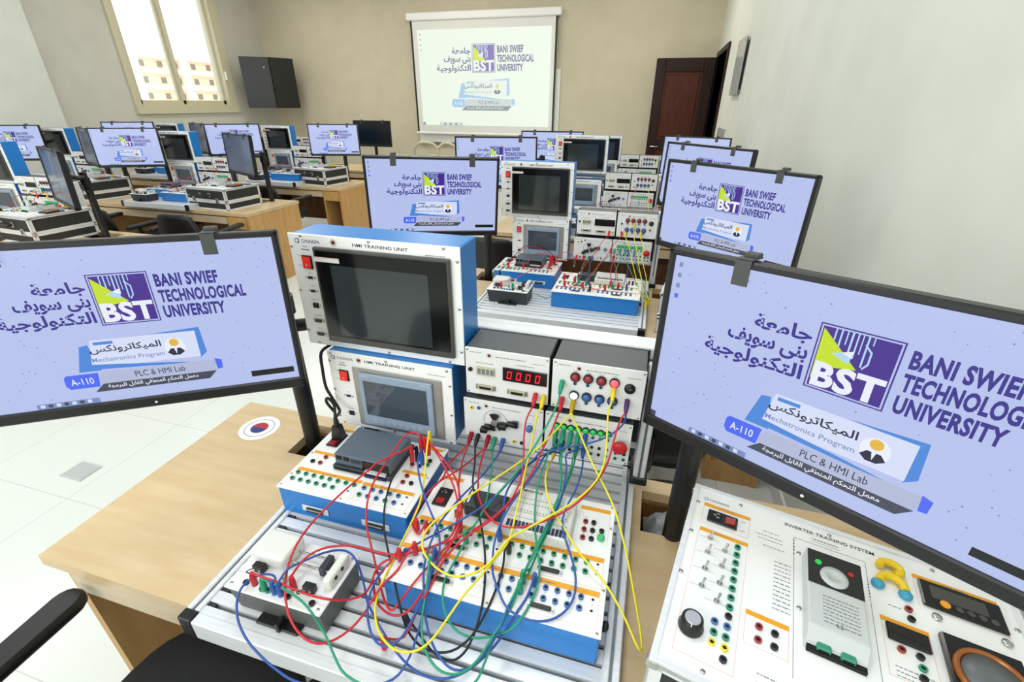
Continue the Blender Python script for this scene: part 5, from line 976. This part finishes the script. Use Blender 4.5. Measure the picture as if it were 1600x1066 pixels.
# clear plastic bag in the right well
t = TB('plastic_bag', (.25, .955, .45), 'crumpled clear plastic bag in the right well of the foreground desk', 'plastic bag')
g = MB(); rnd = random.Random(3); nx, ny = 12, 9; V = []
for j in range(ny + 1):
    for i in range(nx + 1):
        u, w = i / nx, j / ny; e = math.sin(math.pi * u) * math.sin(math.pi * w)
        V.append((.10 + .32 * u, .895 + .115 * w, .675 + .075 * e ** .3 + rnd.uniform(-.014, .014) * (1 if 0 < i < nx and 0 < j < ny else 0)))
g.add(V, [(j * (nx + 1) + i, j * (nx + 1) + i + 1, (j + 1) * (nx + 1) + i + 1, (j + 1) * (nx + 1) + i) for j in range(ny) for i in range(nx)], 'plastic_wrap')
g.rbox(.11, .41, .90, 1.0, .455, .66, 'plastic_wrap', .02, 1)
t.p('film', g)

# ================================================================ second work place on the right
D2 = 1.62
dd = bpy.data.objects['computer_desk']
def desk(x, y, label): return dup(dd, (x, y, 0), label=label, drop=('sticker',), scale=(1, 1.12, 1))
desk(-1.265, 2.0, 'second wooden desk from the front in the right column')
def at(src, dx, dy, label, dz=0, group=None, sx=1, yaw=None):
    return dup(src, Vector(src.location) + Vector((dx, dy, dz)), yaw, label, group, (sx, 1, 1) if sx != 1 else None)
at(bpy.data.objects['slotted_base_board'], 0, 1.6, 'slotted aluminium base board on the second right desk')
rack0 = make_rack('rack frame behind the base board on the second right desk'); shift(rack0, (.01, 1.70, 0)); rack0_home = Vector(rack0.location) - Vector((.01, 1.70, 0))
o = at(H1, 0, 1.72, 'large touch panel unit with black screen, second from the front on the right', sx=.91)
at(H2, .01, 1.74, 'smaller touch panel unit, second from the front on the right', sx=.93)
for q in (make_mod_counter('display module with dark display in the second right rack', lit=False), make_mod_lamps('module with unlit lamps in the second right rack', lit=False), make_mod_motor('module with black slotted wheel in the second right rack'), make_mod_switch('green button module in the second right rack')): shift(q, (.015, 1.70, .005))
shift(make_plc_a('blue and white box with grey controller on the second right base board'), (-.01, 1.71, 0))
shift(make_plc_b('long blue and white box with cream controller on the second right base board'), (0, 1.62, 0))
shift(make_sensor_box('small test box crowded with plugs on the second right base board', bm='grey_device_dark'), (-.04, 1.685, 0))
W3 = ' in the third right row'; LITE = {}
for q, nm in ((make_mod_counter('white-faced display module' + W3, True, lit=False), 'display module '), (make_mod_lamps('white-faced lamp module' + W3, True, lit=False), 'lamp module '), (make_mod_motor('white-faced motor module' + W3, True), 'motor module '), (make_mod_switch('white-faced push-button module' + W3, True), 'push-button module '), (make_plc_a('blue box with grey controller' + W3, True), 'A'), (make_plc_b('long blue box' + W3, True), 'B'), (make_sensor_box('small dark test box' + W3, True, bm='grey_device_dark'), 'S')): LITE[nm] = (q, Vector(q.location))
CSl = make_case('white topped training case beside the second right base board', .105, 2.08, -8, True)
make_monitor('monitor with university logo left of the second touch panel unit on the right', -.993, 2.121, 1.30, 25.6, -6, -1.6, pw=(-.90, 2.64))
make_monitor('monitor with university logo by the right wall, second from the front', .301, 2.065, 1.311, -39.6, 0, 0, pw=(.24, 2.64))
def chair(x, y, rz, label): return dup(CH0, (x, y, 0), R(rz), label)
chair(.12, 1.74, 0, 'black office chair between the first and second desks by the right wall')
rnd = random.Random(11)
def lead(col, a, b, label, h=.08, fwd=.12, group=None):
    a, b = Vector(a), Vector(b); P = [a]
    for k in range(1, 6):
        s_ = k / 6; p = a.lerp(b, s_); w = math.sin(math.pi * s_)
        P.append(p + Vector((rnd.uniform(-.006, .006), -fwd * w, h * w * (1 if b.z > .8 else .3) + rnd.uniform(-.004, .004))))
    P.append(b); return make_cable(label, col, P, .0018, group)
Y2 = 2.625
for col_, a, b, lab, h, f in (
    ('red', (-.19, Y2, 1.065), (-.31, 2.27, .886), 'red lead from the second right counter module down to the long blue box', .02, .10),
    ('red', (-.17, Y2, .972), (-.09, 2.25, .886), 'red lead from the second right push-button module straight down', .04, .05),
    ('red', (-.12, Y2, 1.066), (-.26, 2.20, .886), 'red lead from the second right lamp module to the long blue box', .02, .14),
    ('red', (-.36, Y2, .915), (-.48, 2.46, .886), 'red lead from the second right motor module to the controller box', .07, .05),
    ('red', (-.32, Y2, .915), (-.66, 2.13, .872), 'red lead sagging over the second right controller box', .06, .08),
    ('red', (-.48, 2.52, .93), (-.70, 2.40, .886), 'red lead arched over the grey controller of the second right desk', .10, .02),
    ('black', (-.28, Y2, .915), (-.22, 2.17, .886), 'black lead falling in front of the second right motor module', .03, .05),
    ('yellow', (-.10, Y2, 1.07), (.05, 2.15, .835), 'yellow lead from the second right lamp module to the bundle by the board edge', .02, .06),
    ('yellow', (-.02, Y2, 1.07), (.06, 2.20, .835), 'second yellow lead of the second right lamp module', .02, .03),
    ('green', (-.12, Y2, .97), (.055, 2.25, .835), 'green lead from the second right push buttons to the board edge', .02, .05),
    ('green', (-.09, Y2, .97), (-.12, 2.24, .886), 'green lead dropping from the second right push buttons', .05, .06),
    ('green', (-.60, 2.13, .872), (-.40, 2.20, .806), 'green lead from the small test box on the second right board', .02, .04),
    ('blue', (-.07, Y2, .97), (-.05, 2.24, .886), 'blue lead dropping from the second right push buttons', .05, .05),
    ('yellow', (-.06, Y2, 1.12), (.05, 2.22, .835), 'yellow lead from the upper lamps of the second right rack to the board edge', .0, .09),
    ('green', (-.04, Y2, .97), (.055, 2.30, .835), 'rightmost green lead of the second right push buttons', .0, .03),
    ('green', (-.15, Y2, .97), (-.25, 2.27, .886), 'leftmost green lead of the second right push buttons', .03, .08),
    ('green', (-.29, Y2, .915), (-.29, 2.27, .886), 'green lead from the second right motor module to the long box', .03, .05),
    ('blue', (-.27, Y2, .915), (-.24, 2.27, .886), 'blue lead from the second right motor module to the long box', .03, .07),
    ('red', (-.49, 2.52, .935), (-.62, 2.42, .886), 'shorter red lead arched over the grey controller of the second right desk', .06, .05),
    ('red', (-.48, 2.53, .94), (-.37, 2.30, .886), 'red lead from the second right plug stack to the long box', .05, .05),
    ('red', (-.35, 2.2, .886), (-.15, 2.2, .886), 'red lead bowed across the top of the second right long box', .02, .03),
    ('red', (-.15, Y2, .93), (-.13, 2.27, .886), 'second red lead straight down from the second right push-button module', .03, .06),
    ('black', (-.47, 2.54, .93), (-.72, 2.30, .872), 'black lead arched left over the second right controller box', .12, .02)):
    lead(col_, a, b, lab, h, f)
chair(-1.09, 3.50, 0, 'black office chair behind the second left-hand monitor of the right column')

# ================================================================ the work places behind, in lighter detail
Hl = make_hmi_large('large touch panel unit, third from the front on the right', True)
Hs = make_hmi_small('smaller touch panel unit, third from the front on the right', True)
tray0 = bpy.data.objects['slotted_base_board']
def station(ox, dy, where, sx=1.0, dz=0, first=False, desk_dx=0, hmi=True, tray=True, rows=(1, 2), boxes=True, rdy=.06, smalldesk=True):
    desk(-1.265 + ox + desk_dx, .417 + dy, 'wooden desk ' + where)
    dup(rack0, rack0_home + Vector((ox, dy + rdy, 0)), label='rack frame ' + where)
    if tray: at(tray0, ox, dy, 'slotted base board ' + where)
    if hmi:
        if first: shift(Hl, (ox, dy + rdy, dz)); shift(Hs, (ox, dy + rdy + .01, 0)); Hl.scale = (sx, 1, 1); Hs.scale = (sx, 1, 1)
        else: at(Hl, 0, 0, 'large touch panel unit ' + where).location = Vector((-.617 + ox, 1.0 + dy + rdy, 1.111 + dz)); at(Hs, 0, 0, 'smaller touch panel unit ' + where).location = Vector((-.597 + ox, .99 + dy + rdy, .872))
    def put(nm, d, label):
        q, home = LITE[nm]
        if first: q.location = home + Vector(d)
        else: dup(q, home + Vector(d), label=label)
    for r_ in rows:
        for nm in (('display module ', 'lamp module '), ('motor module ', 'push-button module '))[r_ - 1]: put(nm, (ox, dy + rdy, 0), 'white-faced ' + nm + where)
    if boxes:
        put('A', (ox, dy, 0), 'blue box with grey controller ' + where); put('B', (ox, dy, 0), 'long blue box ' + where); put('S', (ox, dy, 0), 'small dark test box ' + where)
    return
station(0, 3.27, 'in the third right row', 1, .05, True, rdy=.11)
make_monitor('monitor with logo left of the third touch panel unit on the right', -1.165, 3.645, 1.298, 15.4, 2.9, 0, pw=(-.945, 4.28))
make_monitor('monitor with logo by the right wall, third from the front', .269, 2.989, 1.321, -48.2, 2.9, 0, pw=(.33, 4.28))
station(0, 4.95, 'in the fourth right row', 1, -.04, rdy=.13)
make_monitor('monitor with logo left of the fourth touch panel unit on the right', -1.016, 5.024, 1.277, 7.3, 2.9, 0, pw=(-.91, 5.96))
make_monitor('monitor with logo by the right wall, farthest, showing only its top edge', .356, 5.09, 1.252, -19.4, 2.9, 0, pw=(.36, 5.96))
lead('red', (-.33, 4.33, .915), (-.45, 4.02, .886), 'red lead in front of the third touch panel unit on the right', .06, .03); lead('red', (-.12, 4.33, 1.066), (-.16, 4.1, .886), 'red lead hanging from the third right lamp module', .02, .05); lead('green', (-.08, 4.33, .97), (-.08, 4.0, .886), 'green lead on the third right push-button module', .03, .05); lead('yellow', (-.02, 4.33, 1.08), (.02, 4.05, .83), 'yellow lead hanging at the right of the third right rack', .02, .05)

# left-hand columns
station(-4.40, 1.62, 'in the nearest row at the left edge', .9, tray=False, boxes=False)
CSN = make_case('training case with white top nearest at the left edge', -4.74, 2.31, -4, True)
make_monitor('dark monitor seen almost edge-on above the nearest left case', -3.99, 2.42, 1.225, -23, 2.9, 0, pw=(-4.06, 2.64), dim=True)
for i, (col_, a, b) in enumerate((('red', (-4.75, 2.60, .915), (-4.75, 2.5, .955)), ('red', (-4.58, 2.60, 1.06), (-4.7, 2.5, .955)), ('green', (-4.5, 2.60, 1.10), (-4.5, 2.5, .955)), ('green', (-4.45, 2.60, .97), (-4.40, 2.5, .955)), ('yellow', (-4.47, 2.60, 1.06), (-4.6, 2.5, .955)), ('red', (-4.39, 2.60, 1.08), (-4.45, 2.5, .955)))):
    lead(col_, a, b, ('red lead at the far left modules, leftmost', 'second red lead on the far left modules', 'green lead from the far left lamp module', 'green lead from the far left push-button module', 'yellow lead over the far left modules', 'red lead rightmost on the far left modules')[i], .03, .06)
station(-4.33, 3.20, 'on the desk with the bare end panel at the left', .88, desk_dx=0)
CSC = make_case('training case on the bare end of the left desk', -4.41, 3.71, -4, True)
make_monitor('monitor with logo facing us on the left desk with bare end', -5.203, 3.892, 1.275, 28.1, 2.9, 0, pw=(-5.16, 4.22))
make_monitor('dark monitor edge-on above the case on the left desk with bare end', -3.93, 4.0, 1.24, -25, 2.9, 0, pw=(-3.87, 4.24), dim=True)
lead('red', (-4.70, 4.18, .915), (-4.78, 3.88, .886), 'red lead behind the blue box on the left desk with bare end', .08, .03); lead('red', (-4.45, 4.18, 1.07), (-4.6, 3.8, .886), 'red lead from the lamp module on the left desk with bare end', .03, .06); lead('red', (-4.66, 4.18, .915), (-5.05, 3.72, .872), 'red lead trailing left to the small test box on that left desk', .05, .04)
station(-4.33, 4.74, 'on the farther left desk with the open cabinet', .88, desk_dx=-.04)
CSD = make_case('training case on the farther left desk with the open cabinet', -4.44, 5.33, -9, True)
make_monitor('monitor with logo left of the touch panel on the farther left desk', -5.183, 5.27, 1.268, 34.9, 2.9, 0, pw=(-5.2, 5.77))
make_monitor('monitor with logo at the right end of the farther left desk', -3.965, 5.62, 1.274, 19.7, 2.9, 0, pw=(-3.95, 5.78))
lead('red', (-4.66, 5.72, .915), (-4.78, 5.42, .886), 'red lead behind the blue box on the farther left desk', .08, .03); lead('red', (-4.68, 5.72, .915), (-5.05, 5.3, .872), 'red lead trailing left on the farther left desk', .05, .04)
station(-6.12, 3.20, 'in the left column by the window, second row', .88, desk_dx=-.18)
make_case('training case left of the bare-ended desk, under the front-facing monitor', -6.13, 3.73, -10, True)
make_monitor('monitor with logo at the left edge of the picture in the window column', -6.98, 3.95, 1.27, 28, 2.9, 0, pw=(-7.06, 4.22))
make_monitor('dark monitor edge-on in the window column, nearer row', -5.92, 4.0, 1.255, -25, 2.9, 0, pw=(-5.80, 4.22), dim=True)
station(-6.22, 4.74, 'in the left column by the window, third row', .88, desk_dx=-.12)
make_monitor('monitor with logo showing only its top above another monitor in the window column', -7.02, 5.35, 1.26, 31, 2.9, 0, pw=(-7.10, 5.77))
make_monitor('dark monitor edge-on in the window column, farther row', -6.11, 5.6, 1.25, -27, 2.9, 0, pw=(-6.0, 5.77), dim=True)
station(-5.68, 6.35, 'in the last row before the projection wall', .88, hmi=False, tray=False, boxes=False, desk_dx=1.30)
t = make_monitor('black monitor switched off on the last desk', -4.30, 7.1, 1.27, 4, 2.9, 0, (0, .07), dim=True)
for c in kids(t):
    if c.name.startswith('screen'): c.data.materials[0] = MATS['black_gloss']
make_case('aluminium case on the last desk beside the black monitor', -4.16, 6.85, -3, True)
STK = chair(-4.86, 3.42, -8, 'left black office chair facing away at the left desk with bare end'); chair(-3.98, 3.42, 4, 'black office chair at the bare end of the left desk'); chair(-4.36, 4.95, -4, 'black office chair at the farther left desk with the open cabinet'); chair(-3.15, 7.05, 160, 'black office chair by the last desk')
st = MB().cyl((.06, -.292, .60), (.06, -.295, .60), .035, 'panel_white', n=18).disc((.06, -.2955, .60), (0, -1, 0), .015, 'print_navy').build('sticker', STK)
st['label'] = 'round white sticker'
t = TB('tubular_chair', (-3.55, 7.62, 0), 'pale tubular chair below the projection screen', 'chair')
for s_ in (0, .42):
    t.p('side_frame', MB().tube([(-3.86 + s_, 7.62, 0.02), (-3.86 + s_, 7.62, .93), (-3.82 + s_, 7.62, 1.06), (-3.74 + s_, 7.62, 1.115), (-3.55 + s_ * .8, 7.62, 1.11), (-3.46 + s_ * .8, 7.62, 1.05), (-3.42 + s_ * .8, 7.62, .9), (-3.42 + s_ * .8, 7.62, .02)], .022, 'window_frame', 8, 4))
t.p('seat', MB().rbox(-3.88, -3.08, 7.55, 7.98, .44, .48, 'window_frame', .01, 1)); t.p('backrest', MB().rbox(-3.8, -3.15, 7.93, 7.97, .55, .9, 'window_frame', .01, 1))
